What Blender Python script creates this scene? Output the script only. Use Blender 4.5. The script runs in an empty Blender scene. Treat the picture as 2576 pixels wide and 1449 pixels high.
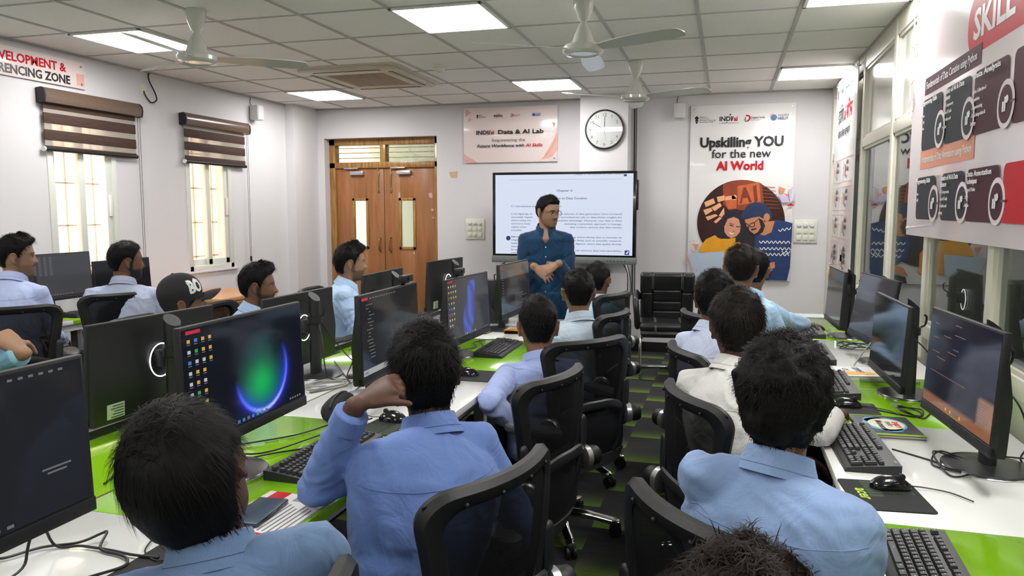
import bpy, bmesh, math, random
import numpy as np
from mathutils import Matrix, Vector, noise as mnoise
from mathutils.bvhtree import BVHTree

# ------------------------------------------------------------------ scene, camera, light, exposure
SC = bpy.context.scene
COL = SC.collection
PI = math.pi
CAM = Vector((0, 0, 1.5))
YAW, PITCH = math.radians(15.84), math.radians(5.89)
cd = bpy.data.cameras.new('camera')
cd.sensor_fit = 'HORIZONTAL'; cd.sensor_width = 36.0; cd.lens = 36.0 * 1900 / 2576
cd.clip_start = 0.05; cd.clip_end = 100
cam = bpy.data.objects.new('camera', cd); COL.objects.link(cam)
cam.location = CAM; cam.rotation_euler = (PI / 2 - PITCH, 0, YAW)
SC.camera = cam
SC.view_settings.view_transform = 'Standard'
SC.view_settings.look = 'None'
SC.view_settings.gamma = 1.0
SC.view_settings.use_curve_mapping = False
SC.view_settings.exposure = 0.0
LAMP = 26.0            # radiance of the ceiling panels
w = bpy.data.worlds.new('daylight'); SC.world = w; w.use_nodes = True
bgn = w.node_tree.nodes['Background']
bgn.inputs[0].default_value = (1.0, 0.93, 0.84, 1); bgn.inputs[1].default_value = 14

# ------------------------------------------------------------------ materials
MATS = {}
def mat(name, col=(.8, .8, .8), rough=.5, metal=0., coat=0., emit=None, es=0., var=0., vs=20., bump=0., bs=200., spec=.5, sheen=0., alpha=0.):
    if name in MATS: return MATS[name]
    m = bpy.data.materials.new(name); m.use_nodes = True
    nt = m.node_tree; N = nt.nodes; L = nt.links
    b = N['Principled BSDF']
    b.inputs['Base Color'].default_value = (*col, 1)
    b.inputs['Roughness'].default_value = rough
    b.inputs['Metallic'].default_value = metal
    b.inputs['Specular IOR Level'].default_value = spec
    if coat: b.inputs['Coat Weight'].default_value = coat; b.inputs['Coat Roughness'].default_value = .03
    if sheen: b.inputs['Sheen Weight'].default_value = sheen
    if emit is not None:
        b.inputs['Emission Color'].default_value = (*emit, 1); b.inputs['Emission Strength'].default_value = es
    if var or bump:
        tc = N.new('ShaderNodeTexCoord')
    if var:
        n = N.new('ShaderNodeTexNoise'); n.inputs['Scale'].default_value = vs; n.inputs['Detail'].default_value = 3
        L.new(tc.outputs['Object'], n.inputs['Vector'])
        mx = N.new('ShaderNodeMix'); mx.data_type = 'RGBA'
        mx.inputs[6].default_value = (*[max(0, c * (1 - var)) for c in col], 1)
        mx.inputs[7].default_value = (*[min(1, c * (1 + var)) for c in col], 1)
        L.new(n.outputs['Fac'], mx.inputs[0]); L.new(mx.outputs[2], b.inputs['Base Color'])
    if bump:
        n2 = N.new('ShaderNodeTexNoise'); n2.inputs['Scale'].default_value = bs; n2.inputs['Detail'].default_value = 2
        L.new(tc.outputs['Object'], n2.inputs['Vector'])
        bp = N.new('ShaderNodeBump'); bp.inputs['Strength'].default_value = bump; bp.inputs['Distance'].default_value = .002
        L.new(n2.outputs['Fac'], bp.inputs['Height']); L.new(bp.outputs[0], b.inputs['Normal'])
    if alpha:
        t = N.new('ShaderNodeBsdfTransparent'); ms = N.new('ShaderNodeMixShader'); ms.inputs[0].default_value = alpha
        out = N['Material Output']
        L.new(b.outputs[0], ms.inputs[1]); L.new(t.outputs[0], ms.inputs[2]); L.new(ms.outputs[0], out.inputs[0])
    MATS[name] = m
    return m
def emat(name, col, s=1.0):
    return mat(name, (0.01, 0.01, 0.01), .3, emit=col, es=s)
def glass_mat(name, tint, lo, hi):
    if name in MATS: return MATS[name]
    m = bpy.data.materials.new(name); m.use_nodes = True
    nt = m.node_tree; N = nt.nodes; L = nt.links; N.remove(N['Principled BSDF'])
    t = N.new('ShaderNodeBsdfTransparent'); t.inputs[0].default_value = (*tint, 1)
    g = N.new('ShaderNodeBsdfGlossy'); g.inputs['Roughness'].default_value = .01
    lw = N.new('ShaderNodeFresnel'); lw.inputs['IOR'].default_value = 1.5
    mr = N.new('ShaderNodeMapRange'); mr.inputs[3].default_value = lo; mr.inputs[4].default_value = hi
    ms = N.new('ShaderNodeMixShader')
    L.new(lw.outputs[0], mr.inputs[0]); L.new(mr.outputs[0], ms.inputs[0])
    L.new(t.outputs[0], ms.inputs[1]); L.new(g.outputs[0], ms.inputs[2])
    L.new(ms.outputs[0], N['Material Output'].inputs[0])
    MATS[name] = m
    return m
def attr_mat(name, rough, emission=0., spec=.5, bump=0.):
    if name in MATS: return MATS[name]
    m = bpy.data.materials.new(name); m.use_nodes = True
    nt = m.node_tree; N = nt.nodes; L = nt.links; b = N['Principled BSDF']
    a = N.new('ShaderNodeVertexColor'); a.layer_name = 'Col'
    b.inputs['Roughness'].default_value = rough; b.inputs['Specular IOR Level'].default_value = spec
    if emission:
        b.inputs['Base Color'].default_value = (.004, .004, .005, 1)
        L.new(a.outputs[0], b.inputs['Emission Color']); b.inputs['Emission Strength'].default_value = emission
    else:
        L.new(a.outputs[0], b.inputs['Base Color'])
    if bump:
        tc = N.new('ShaderNodeTexCoord'); n2 = N.new('ShaderNodeTexNoise'); n2.inputs['Scale'].default_value = 160
        L.new(tc.outputs['Object'], n2.inputs['Vector'])
        bp = N.new('ShaderNodeBump'); bp.inputs['Strength'].default_value = bump; bp.inputs['Distance'].default_value = .002
        L.new(n2.outputs['Fac'], bp.inputs['Height']); L.new(bp.outputs[0], b.inputs['Normal'])
    MATS[name] = m
    return m

# ------------------------------------------------------------------ mesh builder
def T(x, y, z): return Matrix.Translation((x, y, z))
def RX(a): return Matrix.Rotation(a, 4, 'X')
def RY(a): return Matrix.Rotation(a, 4, 'Y')
def RZ(a): return Matrix.Rotation(a, 4, 'Z')
I4 = Matrix.Identity(4)
_boxcache = {}
class MB:
    def __init__(s): s.v = []; s.f = []; s.m = []
    def add(s, vs, fs, M=None, mi=0):
        o = len(s.v)
        if M is not None: vs = [M @ Vector(p) for p in vs]
        s.v.extend([tuple(p) for p in vs])
        s.f.extend([tuple(i + o for i in f) for f in fs]); s.m.extend([mi] * len(fs))
        return s
    def box(s, sx, sy, sz, M=None, bev=0., seg=2, mi=0):
        k = (round(sx, 5), round(sy, 5), round(sz, 5), bev, seg)
        if k not in _boxcache:
            bm = bmesh.new(); bmesh.ops.create_cube(bm, size=1)
            bmesh.ops.scale(bm, vec=(sx, sy, sz), verts=bm.verts)
            if bev: bmesh.ops.bevel(bm, geom=bm.edges[:], offset=bev, segments=seg, affect='EDGES', profile=.5)
            bm.verts.index_update()
            _boxcache[k] = ([v.co.copy() for v in bm.verts], [[v.index for v in f.verts] for f in bm.faces]); bm.free()
        vs, fs = _boxcache[k]
        return s.add(vs, fs, M, mi)
    def bb(s, x0, x1, y0, y1, z0, z1, bev=0., mi=0, M=None):
        m = T((x0 + x1) / 2, (y0 + y1) / 2, (z0 + z1) / 2)
        return s.box(abs(x1 - x0), abs(y1 - y0), abs(z1 - z0), (M @ m) if M is not None else m, bev, mi=mi)
    def rings(s, R, closed=True, cap=True, M=None, mi=0, loop=False):
        n = len(R[0]); vs = [p for r in R for p in r]; fs = []
        k = len(R)
        for i in range(k if loop else k - 1):
            a, b = i * n, ((i + 1) % k) * n
            for j in range(n if closed else n - 1):
                j2 = (j + 1) % n
                fs.append((a + j, a + j2, b + j2, b + j))
        if cap and closed and not loop:
            fs.append(tuple(range(n - 1, -1, -1))); fs.append(tuple((k - 1) * n + j for j in range(n)))
        return s.add(vs, fs, M, mi)
    def tube(s, pts, rad, n=8, M=None, mi=0, round_caps=False, sc=(1, 1), ref=None):
        P = [Vector(p) for p in pts]
        R = list(rad) if hasattr(rad, '__len__') else [rad] * len(P)
        if round_caps:
            d0 = (P[0] - P[1]).normalized(); d1 = (P[-1] - P[-2]).normalized()
            pre = [(P[0] + d0 * R[0] * math.sin(a), R[0] * math.cos(a)) for a in (1.45, 1.0, .5)]
            post = [(P[-1] + d1 * R[-1] * math.sin(a), R[-1] * math.cos(a)) for a in (.5, 1.0, 1.45)]
            P = [p for p, _ in pre] + P + [p for p, _ in post]; R = [r for _, r in pre] + R + [r for _, r in post]
        tan = []
        for i in range(len(P)):
            a = P[max(0, i - 1)]; b = P[min(len(P) - 1, i + 1)]
            t = b - a
            tan.append(t.normalized() if t.length > 1e-9 else Vector((0, 0, 1)))
        u = Vector(ref) if ref is not None else (Vector((0, 0, 1)) if abs(tan[0].z) < .9 else Vector((1, 0, 0)))
        rs = []
        for i, t in enumerate(tan):
            u = (u - t * u.dot(t))
            if u.length < 1e-6: u = t.orthogonal()
            u.normalize(); w_ = t.cross(u)
            rs.append([P[i] + (u * math.cos(2 * PI * j / n) * sc[0] + w_ * math.sin(2 * PI * j / n) * sc[1]) * R[i] for j in range(n)])
        return s.rings(rs, M=M, mi=mi)
    def lathe(s, prof, n=24, M=None, mi=0, a0=0., a1=2 * PI):
        full = abs(a1 - a0 - 2 * PI) < 1e-6
        rs = []
        for r, z in prof:
            r = max(r, 1e-5)
            rs.append([Vector((r * math.cos(a0 + (a1 - a0) * j / (n if full else n - 1)), r * math.sin(a0 + (a1 - a0) * j / (n if full else n - 1)), z)) for j in range(n)])
        return s.rings(rs, closed=full, cap=full, M=M, mi=mi)
    def prism(s, poly, z0, z1, M=None, mi=0):
        n = len(poly)
        vs = [(x, y, z0) for x, y in poly] + [(x, y, z1) for x, y in poly]
        fs = [tuple(range(n - 1, -1, -1)), tuple(range(n, 2 * n))] + [(i, (i + 1) % n, n + (i + 1) % n, n + i) for i in range(n)]
        return s.add(vs, fs, M, mi)
    def sphere(s, c, r, M=None, mi=0, nu=14, nv=9, sc=(1, 1, 1)):
        rs = []
        for i in range(nv + 1):
            a = PI * i / nv
            rr = max(math.sin(a), 1e-4)
            rs.append([Vector((c[0] + r * sc[0] * rr * math.cos(2 * PI * j / nu), c[1] + r * sc[1] * rr * math.sin(2 * PI * j / nu), c[2] - r * sc[2] * math.cos(a))) for j in range(nu)])
        return s.rings(rs, M=M, mi=mi)
    def grid(s, fn, nu, nv, M=None, mi=0):
        vs = [fn(i / nu, j / nv) for j in range(nv + 1) for i in range(nu + 1)]
        fs = [(j * (nu + 1) + i, j * (nu + 1) + i + 1, (j + 1) * (nu + 1) + i + 1, (j + 1) * (nu + 1) + i) for j in range(nv) for i in range(nu)]
        return s.add(vs, fs, M, mi)
    def text(s, txt, M, size, bold=0., shear=0., align='LEFT', ext=.0004, mi=0, fit=None, space=1., res=2):
        cu = bpy.data.curves.new('lettering', 'FONT'); cu.body = txt; cu.size = size
        cu.offset = bold * size; cu.shear = shear; cu.align_x = align; cu.extrude = ext; cu.resolution_u = res; cu.space_character = space
        ob = bpy.data.objects.new('lettering', cu); COL.objects.link(ob)
        dg = bpy.context.evaluated_depsgraph_get(); me = bpy.data.meshes.new_from_object(ob.evaluated_get(dg))
        vs = [v.co.copy() for v in me.vertices]; fs = [tuple(p.vertices) for p in me.polygons]
        if fit and vs:
            xs = [v.x for v in vs]; wd = max(xs) - min(xs)
            if wd > 1e-6:
                k = fit / wd; x0 = {'LEFT': min(xs), 'CENTER': 0, 'RIGHT': max(xs)}[align]
                for v in vs: v.x = (v.x - x0) * k + (x0 if align != 'LEFT' else 0)
        s.add(vs, fs, M, mi)
        bpy.data.objects.remove(ob); bpy.data.curves.remove(cu); bpy.data.meshes.remove(me)
        return s
    def build(s, name, mats, parent=None, smooth=True, ang=38, loc=None):
        assert not s.f or max(max(f) for f in s.f) < len(s.v), name
        me = bpy.data.meshes.new(name); me.from_pydata(s.v, [], s.f)
        if not isinstance(mats, (list, tuple)): mats = [mats]
        for m in mats: me.materials.append(m)
        if len(mats) > 1: me.polygons.foreach_set('material_index', s.m)
        bm = bmesh.new(); bm.from_mesh(me); bmesh.ops.recalc_face_normals(bm, faces=bm.faces); bm.to_mesh(me); bm.free()
        if smooth:
            me.polygons.foreach_set('use_smooth', [True] * len(me.polygons))
            me.set_sharp_from_angle(angle=math.radians(ang))
        me.update()
        o = bpy.data.objects.new(name, me); COL.objects.link(o)
        if parent is not None: o.parent = parent
        if loc: o.location = loc
        return o
def tag(o, label, cat, group=None):
    o['label'] = label; o['category'] = cat
    if group: o['group'] = group
    return o
def thing(name, label, cat, loc=(0, 0, 0), rz=0., group=None):
    o = bpy.data.objects.new(name, None); COL.objects.link(o); o.empty_display_size = .1
    o.location = loc; o.rotation_euler = (0, 0, rz)
    return tag(o, label, cat, group)
def struct(o): o['kind'] = 'structure'; return o
def copy_thing(src, label, loc, rz=0., group=None):
    r = src.copy(); COL.objects.link(r); r.location = loc; r.rotation_euler = (0, 0, rz)
    r['label'] = label
    if group: r['group'] = group
    for ch in list(src.children):
        c = ch.copy(); COL.objects.link(c); c.parent = r
        for g in list(ch.children):
            d = g.copy(); COL.objects.link(d); d.parent = c
    return r
def frame_m(origin, x, y):
    x = Vector(x).normalized(); y = Vector(y).normalized(); z = x.cross(y)
    return Matrix(((x.x, y.x, z.x, origin[0]), (x.y, y.y, z.y, origin[1]), (x.z, y.z, z.z, origin[2]), (0, 0, 0, 1)))
def spline(pts, k=6):
    P = [np.array(p, float) for p in pts]; out = []
    for i in range(len(P) - 1):
        p0 = P[max(0, i - 1)]; p1 = P[i]; p2 = P[i + 1]; p3 = P[min(len(P) - 1, i + 2)]
        for j in range(k):
            t = j / k
            out.append(.5 * ((2 * p1) + (-p0 + p2) * t + (2 * p0 - 5 * p1 + 4 * p2 - p3) * t * t + (-p0 + 3 * p1 - 3 * p2 + p3) * t ** 3))
    out.append(P[-1])
    return [tuple(p) for p in out]
def _h(i, j, k, s):
    n = (i * 374761393 + j * 668265263 + k * 2147483647 + s * 1274126177) & 0xffffffff
    n = ((n ^ (n >> 13)) * 1274126177) & 0xffffffff
    return ((n ^ (n >> 16)) & 0xffff) / 32767.5 - 1
def vnoise(P, seed=0):
    P = np.asarray(P, float); i = np.floor(P).astype(np.int64); f = P - i; u = f * f * (3 - 2 * f)
    r = 0
    for a in (0, 1):
        for b in (0, 1):
            for c in (0, 1):
                wgt = (u[:, 0] if a else 1 - u[:, 0]) * (u[:, 1] if b else 1 - u[:, 1]) * (u[:, 2] if c else 1 - u[:, 2])
                r = r + wgt * _h(i[:, 0] + a, i[:, 1] + b, i[:, 2] + c, seed)
    return r
def sstep(x, a, b):
    t = np.clip((np.asarray(x, float) - a) / (b - a), 0, 1); return t * t * (3 - 2 * t)
# ------------------------------------------------------------------ shared materials
M_wall = mat('wall_paint', (.70, .685, .70), .75, var=.025, vs=1.5, bump=.08, bs=60)
M_ceil = mat('ceiling_tile', (.90, .885, .86), .9, var=.05, vs=90, bump=.25, bs=150)
M_tbar = mat('ceiling_bar', (.48, .47, .45), .6)
M_black = mat('black_plastic', (.007, .007, .008), .5, var=.1, vs=40)
M_blackg = mat('gloss_black', (.008, .008, .009), .15, coat=.3)
M_char = mat('charcoal_plastic', (.013, .014, .0145), .48, var=.12, vs=30)
M_gunmetal = mat('brushed_gunmetal', (.10, .10, .105), .28, metal=.8, var=.12, vs=60)
M_chrome = mat('chrome', (.75, .76, .78), .1, metal=1., var=.03)
M_white = mat('white_plastic', (.78, .78, .76), .4, var=.02)
M_cream = mat('cream_aluminium', (.70, .68, .57), .42, var=.03, vs=8)
M_ivory = mat('ivory_plastic', (.72, .72, .62), .4, var=.02)
M_laminw = mat('white_laminate', (.84, .84, .81), .16, coat=.5, var=.015, vs=6)
M_laming = mat('green_laminate', (.23, .50, .006), .14, coat=.35, var=.05, vs=4)
M_ltgreen = mat('green_edge', (.30, .52, .03), .25)
M_dgrey = mat('dark_grey_panel', (.06, .065, .07), .5, var=.1)
M_fanw = mat('fan_enamel', (.62, .63, .58), .22, coat=.4, var=.02)
M_brass = mat('aged_brass', (.35, .25, .11), .38, metal=.9, var=.2, vs=40)
M_steel = mat('satin_steel', (.62, .62, .62), .3, metal=.9, var=.05)
M_cable = mat('cable_rubber', (.01, .01, .01), .45, var=.2)
M_cableg = mat('grey_cable_rubber', (.35, .35, .34), .5, var=.1)
M_glass = glass_mat('partition_glass', (.70, .74, .72), .08, .9)
M_glassw = glass_mat('window_glass', (.95, .95, .93), .0, .6)
M_acry = glass_mat('clear_acrylic', (1, 1, 1), .0, .5)
def wood_mat(name, c1, c2, sc=(1, 1, 12), rough=.45, coat=.1):
    m = mat(name, c1, rough, coat=coat)
    nt = m.node_tree; N = nt.nodes; L = nt.links; b = N['Principled BSDF']
    tc = N.new('ShaderNodeTexCoord'); mp = N.new('ShaderNodeMapping'); mp.inputs['Scale'].default_value = sc
    n = N.new('ShaderNodeTexNoise'); n.inputs['Scale'].default_value = 3; n.inputs['Detail'].default_value = 6; n.inputs['Distortion'].default_value = .8
    cr = N.new('ShaderNodeValToRGB'); cr.color_ramp.elements[0].color = (*c1, 1); cr.color_ramp.elements[1].color = (*c2, 1)
    cr.color_ramp.elements[0].position = .35; cr.color_ramp.elements[1].position = .68
    L.new(tc.outputs['Object'], mp.inputs[0]); L.new(mp.outputs[0], n.inputs['Vector']); L.new(n.outputs['Fac'], cr.inputs[0]); L.new(cr.outputs[0], b.inputs['Base Color'])
    return m
M_door = wood_mat('door_veneer', (.30, .115, .035), (.40, .165, .055), (5, 5, .5), .4, .2)
M_frame = wood_mat('door_frame_wood', (.24, .10, .02), (.52, .28, .07), (16, 16, 1.2), .35, .4)
M_desk = wood_mat('orange_wood', (.50, .24, .10), (.62, .32, .15), (1.2, 14, 14), .4, .2)
M_blind = wood_mat('blind_fabric', (.045, .022, .014), (.075, .04, .028), (3, 3, 60), .8, 0)
M_blindl = mat('blind_cassette', (.13, .085, .06), .3, coat=.3, var=.15, vs=50)

# ------------------------------------------------------------------ room shell
XL, XR, YB, YF, ZC = -4.77, .98, 8.04, -3.2, 2.67
# carpet
def floor_mat():
    m = bpy.data.materials.new('striped_carpet'); m.use_nodes = True
    nt = m.node_tree; N = nt.nodes; L = nt.links; b = N['Principled BSDF']
    b.inputs['Roughness'].default_value = .95; b.inputs['Specular IOR Level'].default_value = .1
    tc = N.new('ShaderNodeTexCoord'); sx = N.new('ShaderNodeSeparateXYZ'); L.new(tc.outputs['Object'], sx.inputs[0])
    def mth(op, a, bb=None):
        n = N.new('ShaderNodeMath'); n.operation = op
        for i, q in enumerate((a, bb)):
            if q is None: continue
            if isinstance(q, (int, float)): n.inputs[i].default_value = q
            else: L.new(q, n.inputs[i])
        return n.outputs[0]
    col = mth('FLOOR', mth('DIVIDE', mth('ADD', sx.outputs[0], .58), .5))
    ph = mth('FRACT', mth('ADD', mth('DIVIDE', mth('SUBTRACT', sx.outputs[1], .43), .5), mth('MULTIPLY', col, .5)))
    line = mth('ADD', mth('MULTIPLY', mth('SINE', mth('MULTIPLY', sx.outputs[1], 520.)), .5), .5)
    n1 = N.new('ShaderNodeTexNoise'); n1.inputs['Scale'].default_value = 9; n1.inputs['Detail'].default_value = 4
    mp = N.new('ShaderNodeMapping'); mp.inputs['Scale'].default_value = (.35, 14, 1); L.new(tc.outputs['Object'], mp.inputs[0]); L.new(mp.outputs[0], n1.inputs['Vector'])
    fade = mth('SUBTRACT', 1., mth('DIVIDE', ph, .42))
    th = mth('ADD', mth('MULTIPLY', mth('POWER', fade, 1.3), 1.0), mth('MULTIPLY', mth('SUBTRACT', line, .9), .55))
    g = N.new('ShaderNodeClamp'); L.new(th, g.inputs[0])
    inb = mth('LESS_THAN', ph, .42)
    fac = mth('MULTIPLY', g.outputs[0], inb)
    mx = N.new('ShaderNodeMix'); mx.data_type = 'RGBA'
    cr = N.new('ShaderNodeValToRGB'); cr.color_ramp.elements[0].color = (.016, .016, .017, 1); cr.color_ramp.elements[1].color = (.055, .053, .055, 1)
    L.new(n1.outputs['Fac'], cr.inputs[0]); L.new(cr.outputs[0], mx.inputs[6])
    cg = N.new('ShaderNodeValToRGB'); cg.color_ramp.elements[0].color = (.09, .16, .012, 1); cg.color_ramp.elements[1].color = (.20, .32, .04, 1)
    L.new(n1.outputs['Fac'], cg.inputs[0]); L.new(cg.outputs[0], mx.inputs[7]); L.new(fac, mx.inputs[0]); L.new(mx.outputs[2], b.inputs['Base Color'])
    n3 = N.new('ShaderNodeTexNoise'); n3.inputs['Scale'].default_value = 350
    L.new(tc.outputs['Object'], n3.inputs['Vector'])
    bp = N.new('ShaderNodeBump'); bp.inputs['Strength'].default_value = .5; bp.inputs['Distance'].default_value = .004
    L.new(n3.outputs['Fac'], bp.inputs['Height']); L.new(bp.outputs[0], b.inputs['Normal'])
    return m
b = MB(); b.bb(XL - .25, XR + 2.2, YF - .2, YB + 2.2, -.1, 0); struct(b.build('floor', floor_mat()))
b = MB(); b.bb(XL - .25, XR + 2.2, YF - .2, YB + 2.2, ZC, ZC + .12); struct(b.build('ceiling', M_ceil))
# ceiling T bars
GX = [-.2 + .577 * k for k in range(-8, 3)]
GY = [4.16 + .64 * k for k in range(-12, 7)]
b = MB()
for x in GX:
    if XL < x < XR: b.bb(x - .012, x + .012, YF, YB, ZC - .006, ZC + .002)
for y in GY:
    if YF < y < YB: b.bb(XL, XR, y - .009, y + .009, ZC - .004, ZC + .002)
b.bb(XL, XL + .02, YF, YB, ZC - .012, ZC + .001); b.bb(XL, XR, YB - .02, YB, ZC - .012, ZC + .001)
struct(b.build('trim_1', M_tbar, smooth=False))
# back wall with the recessed door opening
DX0, DX1, DZ = -4.57, -3.16, 2.33
b = MB()
b.bb(XL - .25, DX0, YB, YB + .25, 0, ZC); b.bb(DX1, XR + .1, YB, YB + .25, 0, ZC); b.bb(DX0, DX1, YB, YB + .25, DZ, ZC)
b.bb(-1.48, -.99, YB - .26, YB, 0, ZC)                       # clock pillar
b.bb(XL, -4.655, 7.54, YB, 0, ZC)                            # corner column
struct(b.build('wall_back', M_wall, smooth=False))
# left wall with two windows
W1 = (4.42, 5.07, .93, 2.28); W2 = (5.89, 6.54, .93, 2.28)
b = MB(); xw0, xw1 = XL - .22, XL
ys = [YF, W1[0], W1[1], W2[0], W2[1], YB]
for a, c in ((0, 1), (2, 3), (4, 5)): b.bb(xw0, xw1, ys[a], ys[c], 0, ZC)
for wv in (W1, W2): b.bb(xw0, xw1, wv[0], wv[1], 0, wv[2]); b.bb(xw0, xw1, wv[0], wv[1], wv[3], ZC)
struct(b.build('wall_left', M_wall, smooth=False))
b = MB(); b.bb(XL - .22, XR + 2.2, YF - .2, YF, 0, ZC); struct(b.build('wall_front', M_wall, smooth=False))
# skirting
b = MB(); b.bb(DX1, XR, YB - .015, YB, 0, .105); b.bb(-1.49, -.98, YB - .275, YB - .26, 0, .105); b.bb(-.99, -.975, YB - .27, YB, 0, .105)
struct(b.build('baseboard_back', mat('black_skirting', (.012, .012, .013), .3, var=.1), smooth=False))
b = MB(); b.bb(XL, XL + .015, YF, 7.54, 0, .105); struct(b.build('baseboard_left', MATS['black_skirting'], smooth=False))
# windows: white sliding frames, panes; outside a sunlit neighbouring wall with a grille
M_upvc = mat('window_upvc', (.74, .76, .70), .35, var=.02)
for k, wv in enumerate((W1, W2)):
    y0, y1, z0, z1 = wv
    b = MB()
    x = XL - .02
    b.bb(x - .06, x + .03, y0, y0 + .05, z0, z1, .004); b.bb(x - .06, x + .03, y1 - .05, y1, z0, z1, .004)
    b.bb(x - .06, x + .03, y0, y1, z0, z0 + .05, .004); b.bb(x - .06, x + .03, y0, y1, z1 - .05, z1, .004)
    win = struct(b.build('window_%d' % (k + 1), M_upvc))
    ym = (y0 + y1) / 2
    for (a, c, dx) in ((y0 + .05, ym + .04, -.035), (ym - .04, y1 - .05, 0.)):
        b = MB(); s_ = .055
        b.bb(x - .02 + dx, x + .015 + dx, a, a + s_, z0 + .05, z1 - .05, .004); b.bb(x - .02 + dx, x + .015 + dx, c - s_, c, z0 + .05, z1 - .05, .004)
        b.bb(x - .02 + dx, x + .015 + dx, a, c, z0 + .05, z0 + .05 + s_, .004); b.bb(x - .02 + dx, x + .015 + dx, a, c, z1 - .05 - s_, z1 - .05, .004)
        sh = b.build('sash', M_upvc, win)
        b = MB(); b.bb(x - .006 + dx, x - .002 + dx, a + s_, c - s_, z0 + .1, z1 - .1); b.build('pane', M_glassw, sh)
        if dx == 0.:
            b = MB(); b.bb(x + .013, x + .035, c - .04, c - .015, 1.45, 1.62, .004); b.build('latch', M_white, sh)
    b = MB(); b.bb(XL - .02, XL + .025, y0 - .06, y1 + .06, z0 - .02, z0, .004); b.build('window_sill', M_wall, win)
    # outside grille bars
    b = MB(); M_bar = mat('grille_bar', (.55, .42, .30), .5)
    for i in range(5):
        yy = y0 + .06 + i * (y1 - y0 - .12) / 4; b.bb(XL - .19, XL - .178, yy - .006, yy + .006, z0, z1)
    for i in range(4):
        zz = z0 + .12 + i * .33; b.bb(XL - .19, XL - .178, y0, y1, zz - .006, zz + .006)
    b.build('grille', M_bar, win)
M_out = mat('peach_render', (.84, .69, .56), .9, var=.06, vs=3)
b = MB(); b.bb(-6.6, -6.4, 2.5, 9.5, -.5, 5.5)
for zz in (.8, 1.25, 1.7, 2.15, 2.6): b.bb(-6.42, -6.36, 4.9, 9.4, zz, zz + .03)
for yy in (5.2, 6.1, 7.4, 8.2): b.bb(-6.44, -6.3, yy, yy + .12, -.5, 5)
tag(b.build('outside_wall', M_out, smooth=False), 'sunlit peach rendered wall of the building seen outside both windows', 'wall')
# ------------------------------------------------------------------ double door
d = struct(thing('door_1', 'brown double door in wooden frame with transom louvres in the back wall', 'door', (0, 0, 0)))
yd = YB + .16
b = MB()
b.bb(DX0, DX0 + .075, yd - .05, yd + .06, 0, DZ, .006); b.bb(DX1 - .075, DX1, yd - .05, yd + .06, 0, DZ, .006)
b.bb(DX0, DX1, yd - .05, yd + .06, DZ - .075, DZ, .006); b.bb(DX0, DX1, yd - .05, yd + .06, 1.99, 2.06, .006)
b.bb(-3.915, -3.845, yd - .045, yd + .06, 2.06, DZ - .07, .006)
b.build('door_frame', M_frame, d)
for k, (a, c) in enumerate(((DX0 + .075, -3.88), (-3.88, DX1 - .075))):
    b = MB(); cx = (a + c) / 2 + (.0 if k == 0 else -.03)
    p0, p1 = cx - .085, cx + .085
    b.bb(a + .003, p0, yd - .02, yd + .02, .01, 1.99, .003); b.bb(p1, c - .003, yd - .02, yd + .02, .01, 1.99, .003)
    b.bb(p0 - .001, p1 + .001, yd - .02, yd + .02, .01, 1.06, .002); b.bb(p0 - .001, p1 + .001, yd - .02, yd + .02, 1.62, 1.99, .002)
    leaf = b.build('door_leaf', M_door, d)
    b = MB()
    for (x0, x1, z0, z1) in ((p0 - .02, p0 + .012, 1.04, 1.64), (p1 - .012, p1 + .02, 1.04, 1.64), (p0 - .02, p1 + .02, 1.04, 1.072), (p0 - .02, p1 + .02, 1.608, 1.64)):
        b.bb(x0, x1, yd - .03, yd - .018, z0, z1, .003)
    b.build('vision_bead', M_frame, leaf)
    b = MB(); b.bb(p0, p1, yd - .004, yd + .002, 1.06, 1.62); b.build('vision_pane', M_glass, leaf)
    hx = c - .055 if k == 0 else a + .075
    b = MB(); b.tube(spline([(hx, yd - .02, 1.18), (hx, yd - .06, 1.16), (hx, yd - .068, 1.1), (hx, yd - .06, 1.04), (hx, yd - .02, 1.02)], 5), .009, 8)
    b.bb(hx - .014, hx + .014, yd - .024, yd - .018, 1.165, 1.2, .003); b.bb(hx - .014, hx + .014, yd - .024, yd - .018, 1.0, 1.035, .003)
    b.build('handle', M_brass, leaf)
    b = MB(); bx = c - .07 if k == 0 else a + .09
    b.bb(bx - .006, bx + .006, yd - .035, yd - .022, 1.72, 2.02, .002); b.bb(bx - .014, bx + .014, yd - .03, yd - .019, 1.7, 1.76, .002); b.bb(bx - .014, bx + .014, yd - .03, yd - .019, 1.9, 1.94, .002)
    b.build('tower_bolt', M_brass, leaf)
    b = MB(); qx = cx - .01; b.bb(qx - .1, qx + .07, yd - .07, yd - .02, 1.91, 1.955, .006)
    b.bb(qx - .18, qx + .0, yd - .06, yd - .05, 1.98, 1.995, .002)
    b.build('door_closer', M_steel, leaf)
for (a, c) in ((DX0 + .075, -3.915), (-3.845, DX1 - .075)):
    b = MB()
    for zz in (2.11, 2.17, 2.225): b.bb(a, c, yd - .0, yd + .012, zz - .004, zz + .004)
    b.build('louvre_bar', M_frame, d)
    b = MB(); b.bb(a, c, yd + .018, yd + .022, 2.06, DZ - .075); b.build('transom_pane', M_glass, d)
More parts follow.
